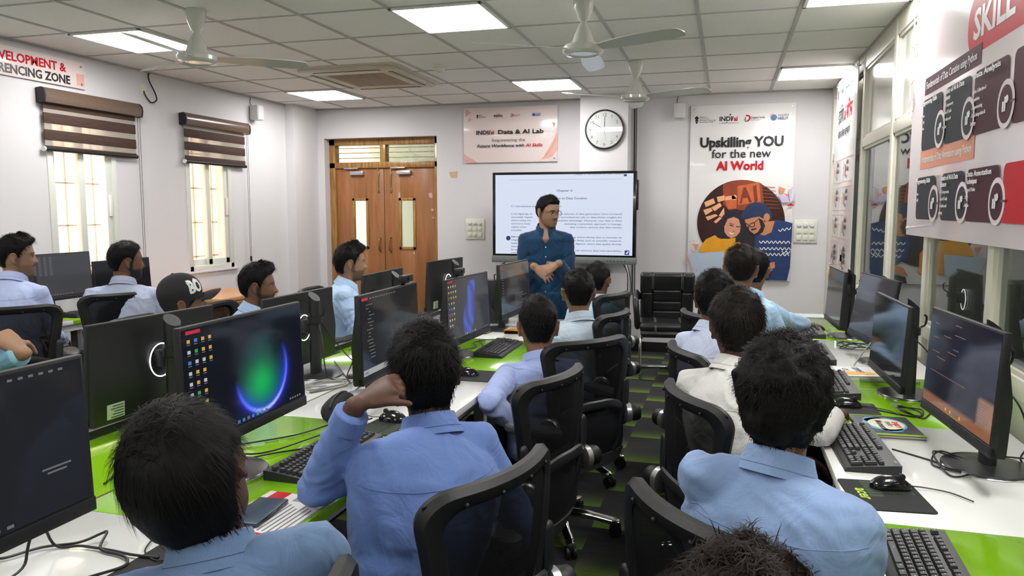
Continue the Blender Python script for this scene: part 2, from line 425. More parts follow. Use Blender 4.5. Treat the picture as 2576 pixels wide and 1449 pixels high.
# corridor beyond the door (dimly lit)
b = MB(); b.bb(-6, -2, YB + 1.9, YB + 2.0, .95, ZC, mi=0); b.bb(-6, -2, YB + 1.88, YB + 2.0, 0, .95, mi=1); b.bb(-6.1, -6, YB + .25, YB + 2, 0, ZC); b.bb(-2, -1.9, YB + .25, YB + 2, 0, ZC)
struct(b.build('wall_corridor', [mat('corridor_paint', (.6, .66, .6), .7), mat('corridor_dado', (.12, .13, .12), .5)], smooth=False))
b = MB(); b.bb(-4.2, -3.5, YB + .9, YB + 1.2, ZC - .03, ZC - .001); tag(b.build('added_corridor_light', emat('corridor_fill_glow', (1, .98, .92), 2.5)), 'dim light panel added in the corridor to brighten the double door panes', 'lamp')  # added glowing panel, keeps the corridor behind the door glass from going black
b = MB(); b.bb(-4.04, -3.97, YB + 1.865, YB + 1.88, 1.2, 1.3, .004); tag(b.build('corridor_switch', M_white), 'white switch on the corridor wall seen through the left door pane', 'switch')
# ------------------------------------------------------------------ glazed partition on the right
MY = [8.04, 7.45, 6.28, 5.18, 4.2, 3.22, 2.2, 1.2, .2, -.8, -1.8, -3.2]
b = MB()
for y in MY: b.bb(XR - .025, XR + .045, y - .035, y + .035, 0, ZC, .004)
b.bb(XR - .03, XR + .05, 7.9, 8.04, 0, ZC, .004)
for z, h in ((2.61, .06), (2.0, .035), (.90, .035), (.02, .04)): b.bb(XR - .022, XR + .042, YF, YB, z - h, z + h, .004)
# thin glazing beads round every opening
for i in range(len(MY) - 1):
    y1, y0 = MY[i] - .035, MY[i + 1] + .035
    for (z0, z1) in ((.935, 1.965), (2.035, 2.55)):
        for (p, q, r, s_) in ((y0, y0 + .018, z0, z1), (y1 - .018, y1, z0, z1), (y0, y1, z0, z0 + .018), (y0, y1, z1 - .018, z1)):
            b.bb(XR - .012, XR + .012, p, q, r, s_)
pf = struct(b.build('wall_right', M_cream))
M_upper = mat('upper_panel', (.66, .66, .58), .12, coat=.6, var=.03, vs=3)
for i in range(len(MY) - 1):
    y1, y0 = MY[i] - .035, MY[i + 1] + .035
    b = MB(); b.bb(XR + .002, XR + .008, y0, y1, .935, 1.965); b.build('lower_pane', M_glass, pf)
    b = MB(); b.bb(XR + .002, XR + .008, y0, y1, 2.035, 2.55); b.build('upper_pane', M_upper, pf)
    b = MB(); b.bb(XR + .002, XR + .012, y0, y1, .06, .865); b.build('kick_panel', M_cream, pf)
b = MB(); b.bb(XR + 1.9, XR + 2.1, YF, YB + .3, 0, ZC); b.bb(XR + .1, XR + 2.1, YB + .05, YB + .25, 0, ZC); b.bb(XR + .05, XR + 2.1, YF - .2, YF, 0, ZC)
struct(b.build('wall_outer', mat('hall_paint', (.50, .52, .49), .7, var=.04, vs=1), smooth=False))
for y_ in (6.4, 3.6, .8):
    b = MB(); b.bb(XR + .9, XR + 1.2, y_ - .6, y_ + .6, ZC - .03, ZC - .001); tag(b.build('added_hall_light', emat('hall_fill_glow', (1, .99, .95), 24)), 'light panel added in the hall to brighten the view through the glass partition', 'lamp', 'added hall light panels')  # unseen glowing panels added to lift the dark hall behind the glass

# ------------------------------------------------------------------ ceiling lights
M_diff = emat('lamp_diffuser', (1, .985, .97), LAMP)
def ceiling_light(x0, y0, label):
    t = thing('ceiling_light', label, 'ceiling light', (x0 + .29, y0 + .32, ZC), 0, 'square ceiling panel lights')
    b = MB()
    for (a, c, e, f) in ((-.285, .285, -.315, -.29), (-.285, .285, .29, .315), (-.285, -.265, -.315, .315), (.265, .285, -.315, .315)):
        b.bb(a, c, e, f, -.014, -.001, .002)
    b.build('light_frame', M_white, t)
    b = MB(); b.bb(-.265, .265, -.29, .29, -.011, -.004); b.build('diffuser', M_diff, t)
    return t
rows = [(4.16, ['square ceiling light above the brown blinds, nearest the left fan', 'largest square ceiling light at the top centre', 'square ceiling light cut by the top right corner of the photo']),
        (6.72, ['square ceiling light between the cassette air conditioner and the left wall', 'square ceiling light above the data lab sign', 'square ceiling light touching the glass partition at far right'])]
for y0, labs in rows:
    for x0, lb in zip((-4.26, -1.94, .38), labs): ceiling_light(x0, y0, lb)
for y0 in (1.6, -.96):
    for x0 in (-4.26, -1.94, .38): ceiling_light(x0, y0, 'square ceiling light overhead outside the picture, seen only as reflections')

# ------------------------------------------------------------------ ceiling fans
def ceiling_fan(x, y, rot, label):
    t = thing('ceiling_fan', label, 'fan', (x, y, ZC), rot, 'ceiling fans')
    b = MB(); b.lathe([(.002, 0), (.058, -.001), (.06, -.02), (.052, -.06), (.03, -.115), (.014, -.135), (.002, -.136)], 20); b.build('canopy', M_fanw, t)
    b = MB(); b.tube([(0, 0, -.12), (0, 0, -.18)], .011, 10); b.build('rod', M_fanw, t)
    b = MB(); b.lathe([(.002, -.13), (.016, -.131), (.03, -.15), (.052, -.2), (.062, -.235), (.064, -.24), (.002, -.24)], 20); b.build('shroud', M_fanw, t)
    b = MB(); b.lathe([(.002, -.232), (.063, -.233), (.07, -.25), (.105, -.256), (.115, -.268), (.115, -.29), (.103, -.304), (.085, -.308), (.08, -.302), (.002, -.302)], 28); b.build('motor_housing', M_fanw, t)
    for k in range(3):
        R_ = RZ(2 * PI * k / 3); b = MB()
        P = [(.10, -.03, .03), (.2, -.05, .045), (.35, -.06, .06), (.55, -.055, .06), (.62, -.04, .05), (.635, .0, .02)]
        up = [R_ @ Vector((r, a, -.276 - a * .22)) for r, a, c in P]; dn = [R_ @ Vector((r, c, -.276 - c * .22)) for r, a, c in P]
        rs = []
        for p, q in zip(up, dn): rs.append([p + Vector((0, 0, .0025)), q + Vector((0, 0, .0025)), q - Vector((0, 0, .0025)), p - Vector((0, 0, .0025))])
        b.rings(rs); b.build('blade', M_fanw, t)
    return t
def fan_at(x, y, px, py, label): return ceiling_fan(x, y, math.atan2(py - y, px - x), label)
fan_at(-3.04, 3.9, -2.5, 4.3, 'white ceiling fan nearest the left wall, beside a bright panel light')
fan_at(-.80, 4.28, -.18, 3.95, 'white ceiling fan at top centre, largest and nearest of the fans')
fan_at(-.73, 6.17, -.25, 5.95, 'white ceiling fan farthest away, in front of the wall clock')

# ------------------------------------------------------------------ cassette air conditioner
t = thing('air_conditioner', 'cream four way cassette air conditioner in the ceiling with a ribbed central grille', 'air conditioner', (-3.06, 6.2, ZC))
b = MB(); a = .42; c = .50
for (x0, x1, y0, y1) in ((-a, a, -c, -c + .2), (-a, a, c - .2, c), (-a, -a + .16, -c + .2, c - .2), (a - .16, a, -c + .2, c - .2)): b.bb(x0, x1, y0, y1, -.035, -.001, .012)
M_ac = mat('ac_cream', (.60, .56, .47), .4, var=.03); b.build('fascia', M_ac, t)
b = MB(); b.bb(-a - .05, a + .05, -c - .05, c + .05, -.008, -.0005, .003); b.build('surround', M_ac, t)
b = MB()
for (x0, x1, y0, y1) in ((-.3, .3, -c + .05, -c + .09), (-.3, .3, c - .09, c - .05), (-a + .04, -a + .075, -.36, .36), (a - .075, a - .04, -.36, .36)):
    b.bb(x0, x1, y0, y1, -.037, -.03)
b.build('air_slot', M_black, t)
for (x0, x1, y0, y1) in ((-.29, .29, -c + .063, -c + .077), (-.29, .29, c - .077, c - .063), (-a + .052, -a + .063, -.35, .35), (a - .063, a - .052, -.35, .35)):
    b = MB(); b.bb(x0, x1, y0, y1, -.04, -.03, .002); b.build('vane', M_ac, t)
b = MB(); M_acg = mat('ac_grille', (.45, .36, .27), .5)
b.bb(-.26, .26, -.3, .3, -.02, -.004)
for i in range(17): x = -.25 + i * .031; b.bb(x, x + .014, -.3, .3, -.032, -.018, .002)
b.build('intake_grille', M_acg, t)
# smoke detector
t = thing('smoke_detector', 'small round ivory smoke detector on the ceiling right of the air conditioner', 'smoke detector', (-2.29, 5.9, ZC))
b = MB(); b.lathe([(.002, 0), (.06, -.001), (.062, -.018), (.055, -.022), (.002, -.022)], 20); b.build('base', M_ivory, t)
b = MB(); b.lathe([(.002, -.02), (.045, -.021), (.045, -.035), (.036, -.05), (.02, -.056), (.002, -.057)], 20); b.build('sensor_cap', M_ivory, t)
# ------------------------------------------------------------------ zebra blinds
M_sheer = mat('blind_sheer', (.50, .44, .38), .8, alpha=.45, var=.05)
def blind(y0, y1, label, bands):
    t = thing('zebra_blind', label, 'blind', (XL, y0, 2.37)); W = y1 - y0
    b = MB(); prof = [(.002, -.0), (.05, .005), (.075, -.02), (.08, -.06), (.07, -.1), (.03, -.105), (.002, -.1)]
    b.rings([[Vector((x, yy, z)) for x, z in prof] for yy in (.012, W - .012)]); b.build('cassette', M_blindl, t)
    for yy in (0, W - .014):
        b = MB(); b.rings([[Vector((x * 1.04, y_, z * 1.03)) for x, z in prof] for y_ in (yy, yy + .014)]); b.build('end_cap', M_black, t)
    zb = -.43
    b = MB(); b.bb(.03, .032, .03, W - .05, zb, -.09); b.build('sheer_fabric', M_sheer, t)
    for z1, h in bands:
        b = MB(); b.bb(.027, .036, .026, W - .046, z1 - h, z1, .001); b.build('opaque_band', M_blind, t)
    b = MB(); b.tube([(.034, .02, zb), (.034, W - .04, zb)], .016, 10); b.build('bottom_bar', M_black, t)
    b = MB(); b.tube([(.034, .008, zb), (.034, .02, zb)], .019, 10); b.build('bar_cap', M_white, t)
    b = MB()
    b.tube([(.045, W - .03, -.1), (.045, W - .032, -1.35)], .0022, 5); b.tube([(.045, W - .005, -.1), (.045, W - .012, -1.35)], .0022, 5)
    b.build('pull_cord', mat('blind_cord', (.12, .1, .09), .6), t)
    b = MB(); b.lathe([(.002, 0), (.009, -.004), (.012, -.03), (.009, -.055), (.002, -.06)], 10, T(.045, W - .02, -1.34)); b.build('cord_weight', M_black, t)
blind(4.36, 5.31, 'large brown striped zebra blind below the pink red lettered sign', [(-.09, .05), (-.17, .075), (-.29, .075), (-.405, .03)])
blind(5.83, 6.79, 'brown striped zebra blind on the window nearest the corner', [(-.135, .075), (-.25, .075), (-.375, .045)])

# ------------------------------------------------------------------ printed signs
M_pink = mat('sign_face_pink', (.86, .73, .71), .2, coat=.25, var=.05, vs=2.5)
M_pwhite = mat('sign_face_white', (.84, .82, .81), .2, coat=.25, var=.03, vs=1.5)
M_ptint = mat('sign_face_blush', (.86, .77, .79), .2, coat=.25, var=.03, vs=1.5)
I_black = mat('ink_black', (.012, .012, .014), .35, var=.05)
I_red = mat('ink_red', (.56, .015, .025), .5, var=.05, spec=.15)
I_grey = mat('ink_grey', (.16, .15, .16), .4, var=.05)
I_navy = mat('ink_navy', (.02, .06, .22), .35, var=.1)
I_blue = mat('ink_blue', (.02, .12, .35), .35, var=.1)
I_orange = mat('ink_orange', (.72, .28, .16), .4, var=.05)
I_salmon = mat('ink_salmon', (.74, .42, .36), .4, var=.08)
I_lilac = mat('ink_lilac', (.60, .50, .70), .4, var=.08)
I_plum = mat('ink_plum', (.075, .022, .034), .5, var=.05, spec=.12)
I_slate = mat('ink_slate', (.035, .04, .048), .5, var=.05, spec=.12)
I_wh = mat('ink_white', (.82, .82, .82), .35, var=.02)
I_green = mat('ink_green', (.05, .3, .06), .4, var=.05)
class Sign:
    """local frame: x reading direction, y up, z out of the face"""
    def __init__(s, name, label, origin, xd, W, H, face, thick=.008, gap=.015):
        s.M = frame_m(origin, xd, (0, 0, 1)); s.W, s.H = W, H
        s.t = thing(name, label, 'sign', origin); s.t.matrix_world = s.M
        b = MB(); b.bb(0, W, 0, H, gap, gap + thick, .002); b.build('sign_panel', face, s.t); s.z = gap + thick
        for x in (.035, W - .035):
            for y in (.035, H - .035):
                b = MB(); b.lathe([(.002, .0), (.009, 0), (.009, s.z + .004), (.006, s.z + .008), (.002, s.z + .008)], 12, T(x, y, 0)); b.build('standoff_screw', M_steel, s.t)
        s.k = 0
    def layer(s): s.k += 1; return s.z + .0006 * s.k
    def poly(s, name, polys, m, z=None):
        z = z or s.layer(); o = None
        groups = [[p] for p in polys] if name in ('card_disc', 'card_disc_plum', 'card_cutout', 'card_link', 'printed_flourish', 'printed_triangle', 'print_triangle', 'print_triangle_lilac', 'printed_triangle_lilac', 'row_banner') else [polys]
        for g in groups:
            b = MB()
            for p in g: b.prism(p, z - .0008, z)
            o = b.build(name, m, s.t, smooth=False)
        return o
    def texts(s, name, items, m):
        z = s.layer(); o = None
        for g in ([[i] for i in items] if name in ('card_heading', 'row_lettering') else [items]):
            b = MB()
            for (tx, x, y, size, kw) in g: b.text(tx, T(x, y, z), size, **kw)
            o = b.build(name, m, s.t, smooth=False)
        return o
def disc(cx, cy, r, n=32, ry=None, a0=0, a1=2 * PI):
    ry = ry or r
    return [(cx + r * math.cos(a0 + (a1 - a0) * i / n), cy + ry * math.sin(a0 + (a1 - a0) * i / n)) for i in range(n)]
def rect(x0, y0, x1, y1): return [(x0, y0), (x1, y0), (x1, y1), (x0, y1)]
def bent(pts, wd):
    P = spline(pts, 6); L_ = []; R_ = []
    for i, p in enumerate(P):
        a = P[max(0, i - 1)]; c = P[min(len(P) - 1, i + 1)]; dx, dy = c[0] - a[0], c[1] - a[1]; l = math.hypot(dx, dy) or 1
        L_.append((p[0] - dy / l * wd, p[1] + dx / l * wd)); R_.append((p[0] + dy / l * wd, p[1] - dx / l * wd))
    return [[L_[i], R_[i], R_[i + 1], L_[i + 1]] for i in range(len(P) - 1)]
def logos(s, y, xs, k):
    """row of four printed logos at height y, scale k"""
    x0, x1, x2, x3 = xs
    s.poly('emblem', [disc(x0, y + .018 * k, .009 * k, 12), disc(x0 - .008 * k, y + .012 * k, .007 * k, 10), disc(x0 + .008 * k, y + .012 * k, .007 * k, 10), rect(x0 - .012 * k, y - .012 * k, x0 + .012 * k, y - .004 * k), rect(x0 - .008 * k, y - .004 * k, x0 + .008 * k, y + .008 * k), disc(x0, y - .02 * k, .008 * k, 10)], I_black)
    s.texts('ministry_lettering', [(tx, x0 + .02 * k, y + .016 * k - i * .0125 * k, .012 * k, dict(bold=.01)) for i, tx in enumerate(('Ministry of', 'Electronics &', 'Information Technology', 'Government of India'))], I_grey)
    s.texts('programme_logo', [('INDI', x1, y - .014 * k, .046 * k, dict(bold=.03)), ('/', x1 + .088 * k, y - .014 * k, .046 * k, dict(bold=.03))], I_black)
    s.texts('programme_logo_red', [('ai', x1 + .103 * k, y - .014 * k, .046 * k, dict(bold=.03))], I_red)
    s.poly('logo_dot', [disc(x1 + .079 * k, y + .032 * k, .006 * k, 12), disc(x1 + .055 * k, y - .025 * k, .004 * k, 8)] + bent([(x1 + .03 * k, y - .012 * k), (x1 + .08 * k, y + .028 * k)], .0012 * k), I_black)
    s.texts('programme_motto', [('A MEITY INITIATIVE', x1, y - .033 * k, .009 * k, dict(fit=.14 * k))], I_grey)
    s.poly('digital_swirl', bent([(x2 - .018 * k, y + .022 * k), (x2 + .006 * k, y + .016 * k), (x2 + .01 * k, y - .004 * k), (x2 - .008 * k, y - .022 * k)], .005 * k), I_red)
    s.poly('digital_swirl_green', bent([(x2 - .02 * k, y + .008 * k), (x2 - .022 * k, y - .014 * k), (x2 - .012 * k, y - .024 * k)], .004 * k), I_green)
    s.texts('digital_lettering', [('Digital India', x2 + .016 * k, y - .002 * k, .021 * k, dict(shear=.2, bold=.012)), ('Power To Empower', x2 + .016 * k, y - .016 * k, .0085 * k, dict(shear=.2))], I_grey)
    s.poly('globe', [disc(x3, y, .022 * k, 20)], I_blue)
    s.poly('globe_arc', bent([(x3 - .026 * k, y + .01 * k), (x3 - .02 * k, y + .026 * k), (x3 - .004 * k, y + .032 * k)], .0018 * k) + bent([(x3 - .02 * k, y + .006 * k), (x3 - .015 * k, y + .018 * k), (x3 - .002 * k, y + .024 * k)], .0018 * k), I_salmon)
    s.texts('institute_lettering', [('रा.इ.सू.प्रौ.सं', x3 + .028 * k, y + .008 * k, .02 * k, dict(fit=.075 * k)), ('NIELIT', x3 + .026 * k, y - .017 * k, .026 * k, dict(bold=.02))], I_navy)
# lab sign on the back wall
s = Sign('lab_sign', 'pink acrylic Data and AI Lab sign high on the back wall left of the clock', (-2.83, YB - .0, 2.02), (1, 0, 0), 1.06, .595, M_pink)
s.poly('printed_flourish', [[(.0, .0), (.16, .0), (.11, .035), (.03, .08), (.0, .1)], [(1.06, .3), (1.06, .12), (1.0, .05), (.9, .02), (.93, .09), (1.0, .2)]], I_salmon)
s.poly('printed_triangle', [[(.02, .595 - .01), (.09, .55), (.03, .5)], [(.06, .50), (.1, .47), (.05, .44)], [(1.0, .42), (1.04, .40), (1.02, .36)]], I_salmon)
s.poly('printed_arc', bent([(1.055, .36), (1.02, .2), (.96, .1), (.88, .02)], .002) + bent([(1.055, .3), (1.0, .14), (.9, .03)], .0015), I_orange)
logos(s, .50, (.16, .35, .56, .80), .75)
s.texts('headline_lettering', [('INDI/', .15, .305, .06, dict(bold=.03, fit=.165)), ('Data & AI Lab', .40, .305, .062, dict(bold=.028, fit=.51))], I_black)
s.texts('headline_red_lettering', [('ai', .318, .305, .06, dict(bold=.03))], I_red)
s.texts('motto_lettering', [('Empowering the', .33, .225, .044, dict(fit=.375))], I_grey)
s.texts('slogan_lettering', [('Future Workforce with', .16, .165, .043, dict(bold=.022, shear=.22, fit=.535))], I_black)
s.texts('slogan_red_lettering', [('AI Skills', .71, .165, .043, dict(bold=.022, shear=.22, fit=.19))], I_red)
# upskilling poster
s = Sign('upskilling_poster', 'tall white Upskilling YOU poster with a round photo print on the back wall', (-.385, YB, .79), (1, 0, 0), 1.005, 1.76, M_pwhite)
logos(s, 1.62, (.06, .28, .56, .80), 1.35)
s.texts('headline_lettering', [('Upskilling YOU', .5, 1.345, .135, dict(bold=.035, align='CENTER', fit=.80)), ], I_black)
s.texts('subline_lettering', [('for the new', .5, 1.235, .12, dict(bold=.008, align='CENTER', fit=.57))], I_black)
s.texts('red_lettering', [('AI World', .495, 1.115, .12, dict(bold=.035, align='CENTER', fit=.455))], I_red)
def q(cx, cy): return ((1720 + .207 * cx - 1735) / 254 + .01, (703 - 430 - .207 * cy) / 252 + .03)
def Q(*pts): return [q(*p) for p in pts]
ccx, ccy = q(692, 640); cr_ = .425
s.poly('print_backdrop', [disc(ccx, ccy, cr_, 56)], mat('print_dark', (.035, .008, .006), .3, var=.5, vs=6))
I_rust = mat('print_rust', (.30, .05, .015), .3, var=.5, vs=9); I_glow = mat('print_glow', (.85, .42, .22), .3, var=.2, vs=14); I_ember = mat('print_ember', (.55, .13, .04), .3, var=.35, vs=16)
s.poly('print_haze', [Q((470, 175), (640, 125), (800, 135), (930, 170), (960, 400), (880, 480), (560, 500), (480, 420))], I_rust)
s.poly('print_strips', [Q((930, 200 + 42 * i), (1085 + 10 * i, 215 + 42 * i), (1090 + 10 * i, 222 + 42 * i), (930, 210 + 42 * i)) for i in range(7)], I_rust)
s.poly('print_panel', [Q((640, 200), (900, 150), (925, 390), (660, 430)), Q((500, 380), (640, 340), (640, 470), (540, 480))], I_ember)
s.poly('print_spark', [disc(*q(610, 335), .026, 16), Q((500, 325), (600, 310), (640, 350), (500, 375)), Q((400, 330), (495, 310), (495, 370), (415, 395)), Q((250, 395), (360, 345), (385, 405), (270, 455)), Q((335, 460), (440, 400), (465, 440), (380, 505)), Q((240, 490), (330, 460), (355, 500), (270, 555)), Q((430, 560), (490, 460), (500, 545), (470, 580)), Q((270, 575), (390, 540), (420, 560), (300, 620)), Q((370, 635), (440, 575), (470, 590), (400, 655))], I_glow)
s.poly('print_letters', [Q((675, 415), (715, 215), (745, 215), (822, 395), (790, 400), (765, 340), (710, 345), (700, 412)), Q((825, 200), (865, 188), (890, 385), (850, 395))], mat('print_letter', (.22, .03, .012), .3, var=.2))
I_yel = mat('print_yellow', (.72, .33, .015), .35, var=.15, vs=14); I_skin1 = mat('print_skin', (.62, .27, .17), .35, var=.12, vs=12); I_hair = mat('print_hair', (.018, .012, .02), .35, var=.3, vs=20)
I_bluek = mat('print_knit', (.015, .04, .14), .4, var=.4, vs=20); I_hairb = mat('print_blue_hair', (.015, .03, .09), .35, var=.4, vs=20)
I_skin2 = mat('print_skin_tan', (.55, .22, .10), .35, var=.15, vs=12)
s.poly('print_sweater', [Q((200, 1020), (225, 930), (280, 855), (380, 805), (480, 810), (620, 800), (690, 880), (760, 1000), (760, 1230), (500, 1230), (500, 1010))], I_yel)
s.poly('print_long_hair', [Q((378, 770), (430, 680), (480, 560), (560, 490), (640, 478), (720, 500), (760, 620), (800, 760), (800, 880), (640, 890), (560, 850), (480, 850), (420, 830))], I_hair)
s.poly('print_face', [Q((500, 690), (540, 600), (610, 575), (670, 600), (695, 680), (690, 760), (650, 810), (590, 838), (540, 810), (505, 760))], I_skin1)
s.poly('print_collar', [Q((480, 845), (560, 845), (640, 830), (640, 880), (560, 905), (490, 890))], I_yel)
s.poly('print_smile', [Q((560, 758), (590, 775), (625, 775), (600, 790), (572, 782))], I_wh)
s.poly('print_feature', [Q((565, 668), (612, 685), (610, 694), (565, 680)), Q((640, 690), (690, 690), (688, 700), (642, 700)), Q((560, 650), (615, 665), (614, 671), (560, 657)), Q((600, 745), (630, 748), (615, 755))], I_hair)
s.poly('print_knit', [Q((860, 800), (960, 780), (1100, 610), (1200, 620), (1300, 650), (1290, 1180), (1260, 1345), (1040, 1345), (1100, 1200), (900, 1060), (860, 900))], I_bluek)
s.poly('print_neck', [Q((930, 640), (1095, 620), (1060, 760), (980, 800), (900, 780))], I_skin2)
s.poly('print_short_hair', [Q((690, 590), (720, 500), (780, 420), (860, 392), (960, 410), (1030, 470), (1065, 560), (1050, 620), (1000, 560), (950, 600), (930, 640), (900, 590), (760, 600))], I_hairb)
s.poly('print_face_tan', [Q((740, 610), (830, 585), (910, 570), (970, 600), (960, 700), (930, 780), (870, 795), (840, 770), (800, 740), (790, 700), (770, 690))], I_skin2)
s.poly('print_ear', [disc(*q(1000, 580), .03, 14, .042)], I_skin2)
s.poly('print_beard', [Q((905, 590), (950, 610), (985, 680), (960, 760), (900, 800), (850, 790), (900, 760), (935, 700)), Q((815, 725), (880, 708), (890, 722), (830, 742))], I_hair)
s.poly('print_glasses', bent([(q(740, 670)), (q(765, 655)), (q(795, 690)), (q(765, 712)), (q(740, 680))], .004) + bent([q(800, 665), q(850, 645), q(858, 685), q(815, 695), q(800, 670)], .004) + bent([q(850, 650), q(915, 590)], .003), I_hair)
zz_ = []
for (x0, x1, y_) in ((920, 1290, 880), (930, 1290, 960), (1140, 1300, 740), (1190, 1290, 1000), (960, 1280, 1030)):
    n = int((x1 - x0) / 24); zz_ += [w_ for w_ in bent([q(x0 + i * 24, y_ + (14 if i % 2 else -14) - (30 if y_ < 800 else 0) * i / n) for i in range(n + 1)], .004)]
s.poly('print_zigzag', zz_, I_wh)
s.poly('print_arm', [Q((870, 1260), (930, 1160), (1110, 1120), (1115, 1195), (960, 1240))], I_skin2)
s.poly('print_dark_patch', [Q((900, 1270), (1090, 1230), (1040, 1345), (880, 1345)), Q((760, 800), (870, 800), (870, 1000), (760, 1000))], I_hair)
s.poly('print_laptop', [Q((55, 1040), (510, 998), (490, 1240), (170, 1345), (140, 1300))], mat('print_laptop', (.42, .50, .60), .3, var=.1, vs=3))
s.poly('print_triangle', [Q((1125, 205), (1205, 235), (1150, 320)), Q((1180, 290), (1240, 300), (1235, 340)), Q((115, 910), (200, 915), (170, 1005)), Q((40, 1040), (60, 1040), (150, 1300))], I_orange)
s.poly('print_triangle_lilac', [Q((1235, 260), (1285, 215), (1265, 410)), Q((1270, 400), (1320, 290), (1320, 360)), Q((70, 980), (150, 975), (180, 1015)), Q((1110, 290), (1235, 330), (1260, 400), (1170, 400))], I_lilac)
s.poly('print_triangle_red', [Q((1225, 440), (1270, 405), (1310, 440))], I_red)
random.seed(3)
s.poly('print_dots', [disc(*q(random.uniform(1100, 1320), random.uniform(180, 620)), .003, 6) for _ in range(22)] + [disc(*q(random.uniform(40, 200), random.uniform(860, 1250)), .003, 6) for _ in range(22)], I_grey)
# big course poster on the partition
XP = XR - .035
s = Sign('course_poster', 'huge pale pink course poster fixed to the glass partition at top right', (XP, 4.47, 1.37), (0, -1, 0), 2.1, 1.235, M_ptint)
def U(y, z): return (4.47 - y, z - 1.37)
def bar(y0, y1, z0, z1): return rect(4.47 - y0, z0 - 1.37, 4.47 - y1, z1 - 1.37)
s.poly('title_banner', [disc(1.02, .86, .10, 16, .12, PI / 2, 1.5 * PI) + [(1.02, .74), (1.95, .74), (1.95, .98), (1.02, .98)]], I_red)
s.texts('title_lettering', [('SKILL', 1.0, .80, .16, dict(bold=.03, fit=.46))], I_wh)
s.poly('row_banner', [bar(4.21, 3.35, 2.06, 2.14)], I_plum)
s.poly('row_banner_orange', [bar(4.23, 3.37, 1.70, 1.79)], I_orange)
s.texts('row_lettering', [('Fundamentals of Data Curation using Python', .29, .715, .05, dict(fit=.78)), ('Fundamentals of Data Annotation using Python', .265, .36, .05, dict(fit=.80))], I_wh)
def tile(x0, x1, y0, y1, r=.03):
    return disc(x1 - r, y1 - r, r, 6, None, 0, PI / 2) + [(x1 - r, y1)] + disc(x0 + r, y1 - r, r, 6, None, PI / 2, PI) + [(x0, y1 - r)] + disc(x0 + r, y0 + r, r, 6, None, PI, 1.5 * PI) + [(x0 + r, y0)] + [(x1 - r, y0), (x1, y0 + r), (x1, y1 - r)]
cards = [(.25, .60, .42, .665, I_slate), (.66, 1.02, .42, .665, I_slate), (1.07, 1.45, .42, .665, I_plum), (1.5, 1.9, .42, .665, I_plum), (.22, .56, .085, .29, I_slate), (.68, 1.0, .085, .29, I_slate), (1.05, 1.42, .085, .29, I_plum), (1.47, 1.9, .085, .29, I_red)]
for (a, c, e, f, m) in cards: s.poly('course_card', [tile(a, c, e, f)], m)
s.poly('card_cutout', [disc(c - .005, e + .075, .085, 26) for (a, c, e, f, m) in cards], M_ptint)
s.poly('card_disc', [disc(c - .005, e + .075, .066, 24) for (a, c, e, f, m) in cards if m is I_slate], I_slate)
s.poly('card_disc_plum', [disc(c - .005, e + .075, .066, 24) for (a, c, e, f, m) in cards if m is not I_slate], I_plum)
for (a, c, e, f, m) in cards: s.poly('card_icon', [rect(c - .03, e + .05, c - .015, e + .085), rect(c - .01, e + .05, c + .003, e + .10), disc(c + .014, e + .09, .014, 10)], I_wh)
s.poly('card_link', [rect(c + .06, e + .072, c + .10, e + .080) for (a, c, e, f, m) in cards], I_black)
ct = [('Programming Skills', '', ['- Python', '- NumPy', '- Pandas']), ('Basics of AI & Data', 'Science', ['- AI Components', '- Gen AI Tools', '- AI ethics and', 'privacy']), ('Data Analysis', '', ['- Data Collection &', 'Acquisition', '- Preprocessing', '- Data Integration &', 'Storage'])]
ct2 = [('Programming Skills', '', ['- Python', '- NumPy']), ('Basics of AI & Data', 'Science', ['- AI Components', '- Gen AI Tools', '- AI ethics and', 'privacy']), ('Data Annotation', 'Techniques', ['- Image & Video', '- Text', '- Audio'])]
hd = []; tx = []
for row, cs in ((ct, cards[0:3]), (ct2, cards[4:7])):
    for (h1, h2, li), (a, c, e, f, m) in zip(row, cs):
        hd.append((h1, a + .02, f - .03, .03, dict(bold=.02, fit=(c - a) * .8)));
        if h2: hd.append((h2, a + .02, f - .058, .03, dict(bold=.02)))
        for i, l in enumerate(li): tx.append((l, a + .02, f - .088 - i * .03, .021, {}))
s.texts('card_heading', hd, I_wh)
for (h1, h2, li), (a, c, e, f, m) in zip(ct + ct2, cards[0:3] + cards[4:7]): s.texts('card_text', [q_ for q_ in tx if abs(q_[1] - a - .02) < 1e-6 and e - .05 < q_[2] < f], I_wh)
s.poly('printed_triangle_lilac', [[(.02, 1.2), (.07, 1.0), (.03, .95)], [(.01, .8), (.05, .7), (.0, .66)]], I_lilac)
s.poly('printed_dots', [disc(random.uniform(.02, .14), random.uniform(.6, 1.2), .004, 6) for _ in range(26)], I_red)
